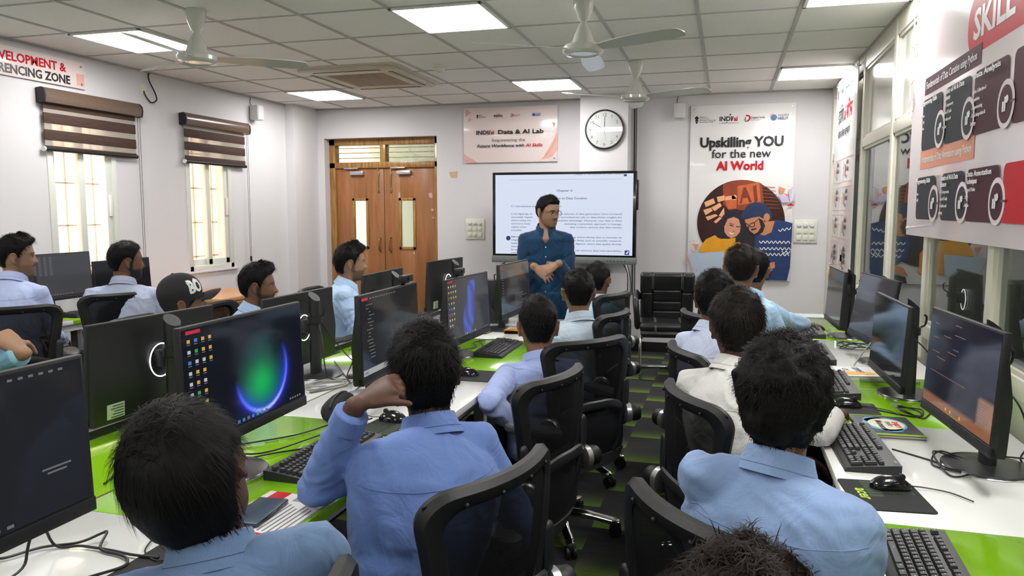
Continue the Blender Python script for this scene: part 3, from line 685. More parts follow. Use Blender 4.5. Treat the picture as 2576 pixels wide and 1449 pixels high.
# hindi poster further along the partition
s = Sign('hindi_poster', 'narrow looking white Hindi poster on the partition near the back corner', (XP, 7.5, .97), (0, -1, 0), 1.16, 1.66, M_pwhite)
s.poly('emblem', [disc(.12, 1.56, .02, 10), rect(.1, 1.50, .14, 1.55)], I_black)
s.texts('logo_lettering', [('INDIA', .3, 1.53, .05, dict(bold=.03)), ('Digital India', .56, 1.53, .04, dict(shear=.2)), ('NIELIT', .86, 1.53, .05, dict(bold=.02))], I_navy)
s.texts('headline_lettering', [('इंडिया', .2, 1.28, .17, dict(bold=.015, fit=.30))], I_black)
s.texts('headline_red_lettering', [('ai मिशन', .53, 1.28, .17, dict(bold=.02, fit=.42))], I_red)
s.texts('subline_lettering', [('कौशल विकास कार्यक्रम', .22, 1.15, .085, dict(bold=.01, fit=.66))], I_black)
fr = []; ic = []; hl = []
for j in range(5):
    for i in range(2):
        x0, y0 = .08 + i * .54, .76 - j * .235
        if y0 < -.2: continue
        y0 = max(y0, .01)
        fr += [rect(x0, y0, x0 + .48, y0 + .006), rect(x0, y0 + .194, x0 + .48, y0 + .2), rect(x0, y0, x0 + .006, y0 + .2)]
        ic.append(rect(x0 + .04, y0 + .05, x0 + .12, y0 + .15))
        hl += [('कौशल', x0 + .17, y0 + .14, .05, dict(bold=.015)), ('विकास', x0 + .17, y0 + .085, .05, dict(bold=.015)), ('डेटा', x0 + .17, y0 + .03, .04, {})]
s.poly('box_rule', fr, I_salmon); s.poly('box_icon', ic, I_salmon); s.texts('box_lettering', hl, I_black)
# zone sign on the left wall
s = Sign('zone_sign', 'pink sign with red and black capitals high on the left wall', (XL, 3.35, 2.425), (0, 1, 0), 1.44, .20, M_pink, gap=.012)
s.t.location.z = 2.415
s.texts('red_lettering', [('EVELOPMENT &', .69, .105, .085, dict(bold=.03, fit=.58))], I_red)
s.texts('black_lettering', [('ERENCING ZONE', .68, .02, .085, dict(bold=.03, fit=.62))], I_black)
s.poly('printed_patch', [rect(1.36, .02, 1.43, .11)], I_salmon)

# ------------------------------------------------------------------ interactive panel on a stand
t = thing('interactive_panel', 'huge flat screen on a stand showing a lit text page behind the presenter', 'screen', (-1.62, 7.62, 0))
b = MB(); b.bb(-.75, .75, -.02, .05, .97, 1.89, .01); b.build('bezel', M_blackg, t)
M_scr = emat('screen_page', (.76, .83, 1.0), .86)
b = MB(); b.bb(-.715, .715, -.024, -.018, 1.045, 1.862); b.build('screen_face', M_scr, t)
b = MB(); b.bb(-.755, .755, -.035, .05, .955, 1.025, .006); b.build('speaker_bar', mat('panel_grey', (.16, .18, .18), .4, var=.08), t)
b = MB()
for i in range(6): b.bb(.46 + i * .035, .475 + i * .035, -.037, -.03, .985, .992)
b.build('port_row', M_black, t)
b = MB(); b.bb(.75, .765, -.01, .03, 1.5, 1.8, .004); b.build('side_antenna', M_black, t)
for x in (-.36, .42): b = MB(); b.bb(x - .02, x + .02, .02, .06, .06, 1.2, .004); b.build('stand_post', M_black, t)
b = MB(); b.bb(-.5, .5, -.25, .3, .06, .1, .01); b.bb(-.42, .48, .02, .06, .5, .56, .004); b.build('stand_base', M_black, t)
for sx in (-.45, .45):
    for sy in (-.2, .25):
        b = MB(); b.tube([(sx - .015, sy, .03), (sx + .015, sy, .03)], .03, 12); b.build('castor', M_black, t)
def scr(x, y): return T(0, -.0245, 0) @ frame_m((-.715 + 1.43 * x, 0, 1.045 + .817 * (1 - y)), (1, 0, 0), (0, 0, 1))
I_link = emat('page_blue_ink', (.06, .18, .42), .6); I_txt = emat('page_grey_ink', (.10, .16, .28), .6)
b = MB(); b.text('Chapter 3:', scr(.515, .215), .032, align='CENTER', fit=.165, bold=.012); b.build('page_heading', I_link, t, smooth=False); b = MB()
b.text('ction to Data Curation', scr(.435, .31), .032, fit=.345, bold=.012); b.build('page_title', I_link, t, smooth=False); b = MB()
b.text('3.1 Introduction and', scr(.12, .405), .024, fit=.27, bold=.012); b.text('tion', scr(.463, .405), .024, bold=.012)
b.build('page_subheading', I_link, t, smooth=False)
LL = ['In the digital age, th', 'exponentially. Organiza', 'decision-making, inno', 'unstructured, incomp', 'organize, and pr', 'accessible,', None, 'Data cur', 'integrity', 'healthca', 'impacts', 'By imple', 'complia']
LR = ['ety, and velocity of data generation have increased', 'chers, and industries rely on data-driven insights for', 'ompetitive advantage. However, raw data is often', 'essitating a systematic approach to manage,', 'data curation, ensures that data remains', '', None, 'ng, and archiving data to maintain its', 'in fields such as scientific research,', 'lligence, where data quality directly', '', 's can enhance data interoperability,', '']
xl = [.19, .21, .195, .19, .175, .14, 0, .19, .175, .175, .17, .18, .18]
xr = [.425, .425, .435, .515, .555, 0, 0, .575, .585, .60, 0, .58, 0]
b = MB(); b2 = MB()
for i, (l, r) in enumerate(zip(LL, LR)):
    if l is None: continue
    y = .50 + i * .0412
    b.text(l, scr(.12, y), .0215, fit=min(.23, .0098 * len(l) + .008), bold=.035 if i == 7 else .012)
    if r: b.text(r, scr(xr[i], y), .0215, fit=(.925 - xr[i]) * 1.43, bold=.012)
b.text("Chapter 3 : Introduction to Data Curation", scr(.58, .012), .02, fit=.50)
b.bb(-.57, .61, -.0255, -.0245, 1.808, 1.8095)
b.build('page_text', I_txt, t, smooth=False)
b = MB(); b.prism(disc(0, 0, .024, 20), 0, .001, scr(.098, .80)); b.bb(.64, .685, -.0256, -.0245, 1.052, 1.097); b.bb(.62, .65, -.0256, -.0245, 1.835, 1.855)
b.build('page_button', emat('page_navy', (.02, .03, .16), .8), t, smooth=False)
b = MB(); b.bb(.652, .673, -.0262, -.0257, 1.062, 1.078); b.bb(.662, .68, -.0262, -.0257, 1.078, 1.088); b.build('button_mark', emat('page_white', (.8, .85, 1), .8), t, smooth=False)

# ------------------------------------------------------------------ wall clock
t = thing('wall_clock', 'round white wall clock with a thin metal rim on the pillar', 'clock', (-1.225, YB - .26, 2.315))
t.rotation_euler = (PI / 2, 0, 0)
b = MB(); b.lathe([(.002, .002), (.2, .002), (.2, .03), (.19, .034), (.184, .028), (.184, .022), (.002, .022)], 48); b.build('rim', M_gunmetal, t)
b = MB(); b.lathe([(.002, .02), (.184, .0205), (.184, .024), (.002, .024)], 48); b.build('dial', mat('clock_dial', (.74, .76, .75), .4, coat=.5, var=.02), t)
b = MB()
for h in range(1, 13):
    a = PI / 2 - h * PI / 6; b.text(str(h), T(.148 * math.cos(a), .148 * math.sin(a) - .016, .0245), .046, align='CENTER')
for i in range(60):
    a = i * PI / 30; b.prism(disc(.178 * math.cos(a), .178 * math.sin(a), .0016, 6), .0242, .0248)
b.build('numerals', I_grey, t, smooth=False)
def hand(ang, L, wd, nm, m):
    b = MB(); R_ = RZ(ang); b.prism([(-wd, -.03), (wd, -.03), (wd * .6, L), (-wd * .6, L)], .026, .0275, R_); return b.build(nm, m, t, smooth=False)
hand(math.radians(-1), .13, .0035, 'minute_hand', I_black); hand(math.radians(60), .135, .003, 'hour_hand', I_black); hand(math.radians(188), .12, .001, 'second_hand', I_grey)
b = MB(); b.lathe([(.002, .0305), (.186, .031), (.186, .033), (.002, .0335)], 40); b.build('cover_glass', M_acry, t)

# ------------------------------------------------------------------ switch plates, speakers, wires on the walls
def switch_plate(x, z, label):
    t = thing('switch_plate', label, 'switch', (x, YB, z), 0, 'ivory switch plates')
    b = MB(); b.bb(-.11, .11, -.014, 0, -.115, .115, .004); b.build('plate', M_ivory, t)
    for i in range(3):
        x = -.06 + i * .06
        b = MB(); b.lathe([(.002, .014), (.024, .014), (.02, .03), (.002, .031)], 14, RX(PI / 2) @ T(x, .065, 0)); b.bb(x - .003, x + .003, -.036, -.028, .05, .08, .001); b.build('dimmer_knob', M_white, t)
        for z in (.0, -.065): b = MB(); b.bb(x - .022, x + .022, -.021, -.012, z - .023, z + .023, .003); b.bb(x - .001, x + .001, -.0225, -.02, z - .02, z + .02); b.build('rocker', M_ivory, t)
switch_plate(-2.71, 1.29, 'ivory switch plate on the wall between the wooden door and the big screen')
switch_plate(.75, 1.29, 'ivory switch plate right of the tall poster, beside the partition')
def speaker(loc, rz, label):
    t = thing('wall_speaker', label, 'speaker', loc, rz, 'small white wall speakers')
    b = MB(); b.bb(-.055, .055, -.11, -.015, -.075, .075, .01); b.build('cabinet', M_white, t)
    b = MB(); b.bb(-.048, .048, -.114, -.108, -.068, .068, .004); b.build('grille', mat('speaker_grille', (.66, .66, .65), .6, bump=.3, bs=400), t)
    b = MB(); b.bb(-.02, .02, -.02, 0, -.03, .03, .003); b.build('bracket', M_white, t)
    b = MB(); b.tube(spline([(.0, -.01, .07), (-.03, -.006, .1), (-.02, -.006, .16)], 5), .003, 6); b.build('lead', M_cable, t)
speaker((XL, 6.93, 2.5), PI / 2, 'small white speaker on the left wall above the second blind')
speaker((-.495, YB, 2.5), 0, 'small white speaker on the back wall between clock pillar and tall poster')
b = MB(); b.tube(spline([(XL + .01, 5.48, 2.67), (XL + .02, 5.46, 2.6), (XL + .025, 5.52, 2.5), (XL + .03, 5.53, 2.44), (XL + .025, 5.47, 2.41), (XL + .015, 5.42, 2.46), (XL + .01, 5.41, 2.5)], 6), .006, 7)
tag(b.build('loose_wire', M_cable), 'loop of loose dark wire hanging from the ceiling between the blinds', 'wire')
b = MB(); b.bb(XL, XL + .004, 5.37, 5.45, 2.47, 2.56, .001); tag(b.build('bare_socket_patch', M_ivory), 'pale yellow unplastered patch on the left wall beside the loose wire', 'patch')
b = MB(); b.tube(spline([(-.955, YB - .012, 2.67), (-.95, YB - .012, 1.9), (-.955, YB - .012, 1.2), (-.95, YB - .012, .6)], 5), .006, 6); b.tube(spline([(-.935, YB - .01, 2.67), (-.93, YB - .01, 1.6), (-.925, YB - .01, .5)], 5), .004, 6)
tag(b.build('wall_cable', M_cable), 'thin dark cables running down the wall beside the clock pillar', 'cable')
b = MB(); b.tube(spline([(-1.0, 7.66, .96), (-.97, 7.8, .8), (-1.0, 7.85, .45), (-1.06, 7.9, .2)], 6), .005, 6); b.tube(spline([(-.96, 7.66, .96), (-.93, 7.75, .7), (-1.0, 7.85, .3)], 6), .004, 6)
tag(b.build('screen_cable', M_cable), 'slack black cables dangling below the right end of the big screen', 'cable')
b = MB(); b.prism([(-3.02, 1.925), (-2.91, 1.93), (-2.92, 1.855), (-2.99, 1.86)], 0, .002, Matrix(((1, 0, 0, 0), (0, 0, -1, YB), (0, 1, 0, 0), (0, 0, 0, 1))))
tag(b.build('wall_stain', mat('stain_tan', (.62, .42, .26), .8, var=.2, vs=30), smooth=False), 'small tan stain on the wall below the lab sign, right of the door', 'stain')
# ------------------------------------------------------------------ desks
def desk(name, label, x0, x1, ys, mats, mid=None, gap=.004, legs_x=()):
    t = thing(name, label, 'desk', ((x0 + x1) / 2, (ys[0] + ys[-1]) / 2, 0)); ox, oy = t.location.x, t.location.y
    spans = [(x0, x1)] if mid is None else [(x0, mid - gap), (mid + gap, x1)]
    for (a, c) in spans:
        for i in range(len(ys) - 1):
            m = mats[i]
            b = MB(); b.bb(a - ox, c - ox, ys[i] - oy + .0006, ys[i + 1] - oy - .0006, .722, .75, .002)
            b.build('green_top' if m is M_laming else 'white_top', m, t)
    b = MB(); b.bb(x0 + .05 - ox, x1 - .05 - ox, ys[0] + .03 - oy, ys[-1] - .03 - oy, .67, .722); b.build('top_frame', M_white, t)
    for y in ys[::1]:
        for x in legs_x:
            yy = min(max(y, ys[0] + .05), ys[-1] - .05)
            b = MB(); b.bb(x - .025 - ox, x + .025 - ox, yy - .025 - oy, yy + .025 - oy, 0, .67, .004); b.build('leg', M_white, t)
    if mid is not None:
        b = MB(); b.bb(mid - .012 - ox, mid + .012 - ox, ys[0] + .06 - oy, ys[-1] - .06 - oy, .2, .67); b.build('modesty_panel', M_dgrey, t)
        b = MB(); b.bb(mid - gap - ox, mid + gap - ox, ys[0] - oy, ys[-1] - oy, .72, .7485); b.build('joint_strip', M_brass, t)
    else:
        b = MB(); b.bb(x1 - .09 - ox if x1 > 0 else x0 + .02 - ox, x1 - .07 - ox if x1 > 0 else x0 + .04 - ox, ys[0] + .06 - oy, ys[-1] - .06 - oy, .2, .67); b.build('modesty_panel', M_dgrey, t)
    return t
Wm, Gm = M_laminw, M_laming
CX0, CX1, CM = -2.18, -.955, -1.57
desk('workstation_desk', 'long white and green island desk down the middle of the room', CX0, CX1, [-.33, .57, 1.47, 2.38, 3.25, 4.16, 5.06], [Gm, Wm, Gm, Wm, Gm, Wm], CM, legs_x=(CX0 + .12, CX1 - .12))
desk('wall_desk', 'long white and green desk along the glass partition on the right', .315, XR - .04, [.1, 1.0, 1.93, 2.85, 3.68, 4.66, 5.7], [Wm, Gm, Wm, Gm, Wm, Gm], legs_x=(.42, .86))
desk('window_desk', 'white desk with green edge along the windows at far left', XL + .015, -4.28, [2.3, 3.2, 4.1, 4.25, 5.2], [Gm, Wm, Gm, Wm], legs_x=(-4.36, -4.66))
# ------------------------------------------------------------------ monitors
def shade_screen(kind):
    def f(u, v):
        if kind == 'bloom':
            # dark wallpaper, glowing ring with green inside
            dx, dy = (u - .60) * 1.75, (v - .44); r = math.hypot(dx, dy); R_ = .40
            ang = math.degrees(math.atan2(dy, dx)); we = float(sstep(ang, -178, -130) * sstep(-ang, -35, 25)) ** .8
            bot = math.exp(-((ang + 78) / 34) ** 2); edge = math.exp(-((r - R_) / .014) ** 2) * we
            halo = math.exp(-abs(r - R_) / (.07 if r < R_ else .035)) * we; ins = max(0, 1 - r / R_)
            g = (ins ** .5) * math.exp(-((dx + .03) / .25) ** 2) * math.exp(-((dy + .17) / .20) ** 2); tl = (ins ** .6) * math.exp(-((dx + .06) / .36) ** 2)
            return (.006 + edge * (.10 + .5 * bot) + halo * .02, .007 + edge * (.12 + .5 * bot) + g * .42 + tl * .06 + halo * .05, .012 + edge * 1.1 + halo * .6 + tl * .05 + g * .03)
        if kind == 'blue_bloom':
            cx = .46 + .30 * (v - .5) ** 1 * .6; wd = .17 * (1 - abs(v - .42) * 1.35) + .03 * math.sin(v * 9)
            k = max(0, 1 - abs(u - cx - .05) / max(.02, wd)); f_ = .55 + .45 * math.sin(u * 38 + v * 14 + 3 * math.sin(v * 6))
            bl = min(1, k * 3) * (v < .93) * (v > .02)
            return (.04 + bl * .015 * f_, .042 + bl * .07 * f_, .05 + bl * .40 * (.5 + .5 * f_))
        if kind == 'code':
            return (.014, .015, .018)
        if kind == 'code_grey':
            return (.016, .017, .019) if u < .45 else (.02, .02, .02)
        if kind == 'terminal':
            return (.02, .02, .022) if v < .72 else (.10, .10, .10)
        if kind == 'ide':
            if v < .085: return (.24, .10, .055)
            if u > .80 and v < .34: return (.28, .14, .08)
            return (.014, .015, .024) if v > .3 else (.012, .013, .017)
        if kind == 'off': return (.006, .006, .007)
        return (.05, .05, .055)
    return f
M_face = attr_mat('screen_glass', .08, emission=1.0, spec=.25)
_faces = {}
def face_mesh(kind, W, H):
    b = MB(); nu, nv = (88, 50) if kind in ('bloom', 'blue_bloom') else (24, 24)
    b.grid(lambda u, v: (-W / 2 + W * u, 0, H * v), nu, nv)
    o = b.build('screen_face', M_face, smooth=False); me = o.data
    f = shade_screen(kind); a = me.color_attributes.new('Col', 'FLOAT_COLOR', 'POINT')
    cols = np.ones((len(me.vertices), 4), np.float32)
    for i, v in enumerate(me.vertices): cols[i, :3] = f(v.co.x / W + .5, v.co.z / H)
    a.data.foreach_set('color', cols.ravel())
    return o
M_stick = mat('spec_sticker', (.42, .52, .32), .5, var=.15, vs=80)
E_wh = emat('pixel_white', (.8, .82, .85), .55); E_red = emat('pixel_red', (.8, .03, .06), .6); E_yel = emat('pixel_yellow', (.9, .55, .08), .6); E_blu = emat('pixel_blue', (.05, .3, .75), .6); E_grn = emat('pixel_green', (.1, .5, .2), .5)
E_dim = emat('pixel_grey', (.35, .37, .4), .35); E_orng = emat('pixel_orange', (.6, .25, .1), .4); E_pale = emat('pixel_pale', (.62, .63, .64), .5)
E_ring = emat('ring_light', (1, 1, 1), 3)
_ic = [E_yel, E_blu, E_wh, E_red, E_grn, E_dim, E_orng, E_pale]
def monitor(label, x, y, rz, kind, zt=1.17, W=.57, tilt=3., cam_clip=False, sticker=True, stand=True, base_dx=.06):
    t = thing('computer_monitor', label, 'monitor', (x, y, .75), rz, 'black computer monitors')
    H = .33; zt_ = zt - .75; z0 = zt_ - H; Rt = T(0, 0, z0) @ RX(math.radians(-tilt))
    b = MB(); b.bb(-W / 2, W / 2, -.006, .012, 0, H, .003); b.rings([[Vector((x_, y_, z_)) for y_, z_ in ((.0, 0), (.03, 0), (.034, .006), (.034, H * .42), (.031, H * .50), (.014, H * .78), (.012, H - .004), (.0, H - .004))] for x_ in (-W / 2 + .002, W / 2 - .002)]); b.bb(-W / 2, W / 2, -.0095, .012, 0, .03, .003)
    b.add([(-W / 2 + .004, .0125, .0), (W / 2 - .004, .0125, 0), (W / 2 - .004, .0125, .001), (-W / 2 + .004, .0125, .001)], [(0, 1, 2, 3)])
    hd = b.build('housing', M_black, t); hd.matrix_local = Rt
    fc = face_mesh(kind, W - .016, H - .04); fc.parent = t; fc.matrix_local = Rt @ T(0, -.0068, .033)
    # pixels
    b = MB(); FW, FH = W - .016, H - .04; zf = -.0078
    def px(u, v, du, dv, mi): b.bb(-FW / 2 + FW * u, -FW / 2 + FW * (u + du), zf, zf + .0006, .033 + FH * v, .033 + FH * (v + dv), mi=mi)
    rnd = random.Random(sum(map(ord, label)))
    if kind in ('bloom', 'blue_bloom'):
        px(.025, .955, .10, .03, 3)
        for c in range(4):
            for r_ in range(8):
                if (c == 3 and r_ > 2) or (c == 2 and r_ > 6): continue
                k = rnd.choice([0, 0, 0, 1, 2, 3, 4]) if c < 2 else rnd.choice([0, 0, 2]); px(.03 + .05 * c, .88 - .092 * r_, .020, .030, k); px(.029 + .05 * c, .862 - .092 * r_, .022, .007, 5)
        px(.02, .015, .018, .03, 1); px(.05, .018, .09, .022, 5)
        for i in range(7): px(.36 + .04 * i, .014, .02, .03, rnd.choice([0, 1, 2, 4, 5]))
        for i in range(5): px(.84 + .025 * i, .02, .014, .018, 5)
    elif kind in ('code', 'code_grey'):
        px(.02, .945, .09, .035, 3)
        for i in range(10): px(.14 + .045 * i, .955, .03, .012, 5)
        for r_ in range(16): px(.08 + .02 * rnd.randint(0, 2), .88 - .045 * r_, rnd.uniform(.02, .10), .009, 5)
        if kind == 'code_grey': px(.0, .0, 1.0, .075, 7); px(.02, .02, .05, .03, 5)
        else:
            for i in range(8): px(.30 + .05 * i, .02, .025, .02, rnd.choice([2, 5, 5]))
            for i in range(6): px(.70 + .04 * i, .95, .018, .016, 5)
            px(.80, .30, .12, .012, 5); px(.82, .27, .08, .012, 5)
    elif kind == 'terminal':
        px(.02, .93, .06, .035, 3)
        for r_ in range(12): px(.06, .86 - .055 * r_, .035, .012, 5)
        for r_ in range(8): px(.45, .34 - .032 * r_, rnd.uniform(.2, .45), .007, 5)
    elif kind == 'ide':
        for r_ in range(9): px(.08 + .08 * rnd.randint(0, 4), .92 - .05 * r_, rnd.uniform(.05, .16), .006, rnd.choice([5, 6]))
        px(.08, .36, .55, .004, 6)
        for r_ in range(9): px(.82, .31 - .026 * r_, rnd.uniform(.06, .15), .006, 5)
        for i in range(7): px(.38 + .035 * i, .03, .02, .03, rnd.choice([5, 6, 0]))
    elif kind == 'list':
        for c in range(4):
            for r_ in range(13): px(.12 + .08 * c, .93 - .035 * r_, .04, .012, 5)
        for i in range(10): px(.25 + .045 * i, .02, .02, .02, 5)
    elif kind == 'plain':
        px(.02, .94, .04, .04, 3)
    if b.v: o = b.build('screen_content', _ic, t, smooth=False); o.matrix_local = Rt
    # back details
    b = MB(); b.text('acer', Rt @ frame_m((.13, .0135, H * .66), (-1, 0, 0), (0, 0, 1)) @ T(-.09, -.09, 0), .022, bold=.02); b.text('acer', Rt @ frame_m((0, -.0098, .009), (1, 0, 0), (0, 0, 1)), .014, align='CENTER', bold=.02)
    b.build('maker_lettering', M_gunmetal, t, smooth=False)
    if sticker:
        b = MB(); b.bb(W / 2 - .12, W / 2 - .05, .0335, .0352, .016, .065); o = b.build('spec_label', M_stick, t, smooth=False); o.matrix_local = Rt
        b = MB(); 
        for i in range(5): b.bb(W / 2 - .116, W / 2 - .116 + .05 - .006 * (i % 3), .0352, .0356, .02 + .009 * i, .023 + .009 * i)
        o = b.build('label_print', I_slate, t, smooth=False); o.matrix_local = Rt
    if stand:
        yp = base_dx + .035
        rs = []
        for z, a in ((.008, 1.0), (.15, 1.0), (.40 + (zt - 1.17) * .9, 1.0)):
            rs.append([Vector((.034 * a * math.cos(q_), yp + .022 * math.sin(q_), z + (.02 * math.sin(q_) * -1 if z > .2 else 0))) for q_ in [2 * PI * j / 18 for j in range(18)]])
        b = MB(); b.rings(rs); b.build('stand_pole', M_char, t)
        b = MB(); b.lathe([(.002, .004), (.118, .004), (.12, .007), (.117, .011), (.06, .017), (.002, .018)], 36, T(0, yp, 0)); b.build('stand_base', M_gunmetal, t)
        b = MB(); b.lathe([(.002, .0), (.1185, 0), (.1205, .004), (.1185, .006), (.002, .006)], 36, T(0, yp, 0)); b.build('base_rim', M_chrome, t)
        b = MB(); b.bb(-.03, .03, .03, yp - .012, .15 + z0, .21 + z0, .006); b.build('hinge_bracket', M_black, t)
        b = MB(); b.tube([(.052 * math.cos(a), .041, z0 + .17 + .058 * math.sin(a)) for a in [2 * PI * j / 28 for j in range(29)]], .0022, 6); b.build('light_ring', E_ring, t)
        b = MB(); b.lathe([(.023, .0), (.04, 0), (.04, .03), (.023, .03)], 18, T(0, yp, .22 + z0 * .5) @ Matrix.Scale(.75, 4, (0, 1, 0))); b.tube(spline([(0, yp + .028, .25 + z0 * .5), (0, yp + .045, .26 + z0 * .5), (0, yp + .05, .29 + z0 * .5), (0, yp + .04, .3 + z0 * .5)], 4), .004, 6); b.build('cable_clip', M_black, t)
    return t
R90 = PI / 2
# middle island, screens turned to the aisle
monitor('nearest island monitor at bottom left, dark screen with a red taskbar', -1.265, .95, R90, 'code', 1.205, tilt=2)
monitor('island monitor showing a green and blue glowing ring wallpaper', -1.27, 1.80, R90 + .03, 'bloom', 1.215, tilt=2)
monitor('island monitor with dark code and a pale bar at the screen bottom', -1.26, 2.71, R90 + .03, 'code_grey', 1.195, tilt=2)
monitor('island monitor showing a blue flower wallpaper', -1.25, 3.62, R90 - .05, 'blue_bloom', 1.17)
monitor('farthest island monitor facing the aisle, in front of the presenter', -1.25, 4.5, R90 - .05, 'terminal', 1.18)
# middle island, backs towards the aisle
monitor('back of the large monitor at left with a bright ring and green sticker', -1.93, 2.17, -R90 - .05, 'off', 1.14)
monitor('back of the monitor standing in front of the man in profile at centre left', -1.87, 3.0, -R90, 'off', 1.13)
monitor('back of the monitor hiding the chest of the man before the door', -1.87, 3.87, -R90 + .06, 'off', 1.16)
monitor('back of the monitor standing in front of the right door leaf', -1.87, 4.85, -R90 - .06, 'off', 1.165)
monitor('back of the island monitor at the left edge, hidden behind the nearest one', -1.93, 1.25, -R90, 'off', 1.06)
# right desk
monitor('monitor sliver at the right edge of the photo', .66, 1.58, -R90, 'off', 1.10, W=.53)
monitor('right desk monitor with an orange taskbar and tan pop up', .655, 2.43, -R90 + .08, 'ide', 1.19, W=.53)
monitor('right desk monitor mirroring a blue shirt', .635, 3.33, -R90 + .03, 'off', 1.145, W=.55)
monitor('tilted right desk monitor with a grey screen, second from the back', .665, 4.0, -R90 + .14, 'plain', 1.185, tilt=10, W=.52)
monitor('farthest right desk monitor, beside the Hindi poster', .62, 4.80, -R90 + .04, 'off', 1.155, W=.5)
# window desk
monitor('window desk monitor showing a list of small files, below the large blind', -4.5, 4.22, R90 + .02, 'list', 1.2)
monitor('window desk monitor behind the bearded man', -4.52, 4.83, R90, 'off', 1.12)
monitor('window desk monitor turned sideways beside the man at far left', -4.42, 3.86, R90 + 1.2, 'off', 1.09, W=.5)
# ------------------------------------------------------------------ mesh task chairs
M_mesh = mat('chair_mesh', (.006, .006, .0065), .85, alpha=.07, bump=.3, bs=500, spec=.12)
M_cframe = mat('chair_frame_plastic', (.011, .011, .0115), .48, spec=.35, var=.1, bump=.15, bs=500)
M_seat = mat('seat_fabric', (.012, .012, .013), .9, bump=.4, bs=300)
M_shell = mat('seat_shell_grey', (.075, .08, .084), .45, var=.05)
def back_pt(s, t_, off=0.):
    """s across (m, -.25...25), t up from the lower edge of the loop (m, 0...47)"""
    c = 1.26 * s * s
    y = -.225 - .13 * t_ + .10 * t_ * t_ + c * (.55 + .45 * t_ / .47)
    n = Vector((-2.3 * s, 1, .2)).normalized()
    return Vector((s * 1.06, y, .575 + t_ * .80)) + n * off
def rrect(inset, n=10):
    w0, w1, h0, h1, r = .185, .245, 0., .47, .085
    out = []
    def wd(t_): return w0 + (w1 - w0) * t_ / h1
    for (cx, cy, a0) in ((1, h1, 0), (-1, h1, 90), (-1, 0, 180), (1, 0, 270)):
        for i in range(n):
            a = math.radians(a0 + 90 * i / (n - 1)); rr = r - inset * .5
            yy = (h1 - r if cy else r) + rr * math.sin(a) + (-(inset * .5) if cy else inset * .5)
            t_ = max(0, yy); xx = cx * (wd(t_) - r - inset * .5) + rr * math.cos(a)
            out.append((xx, yy))
        # subdivide straight runs a little
    res = []
    for i in range(len(out)):
        p = out[i]; q_ = out[(i + 1) % len(out)]; res.append(p)
        if i % n == n - 1:
            for j in range(1, 12): res.append((p[0] + (q_[0] - p[0]) * j / 12, p[1] + (q_[1] - p[1]) * j / 12))
    return res
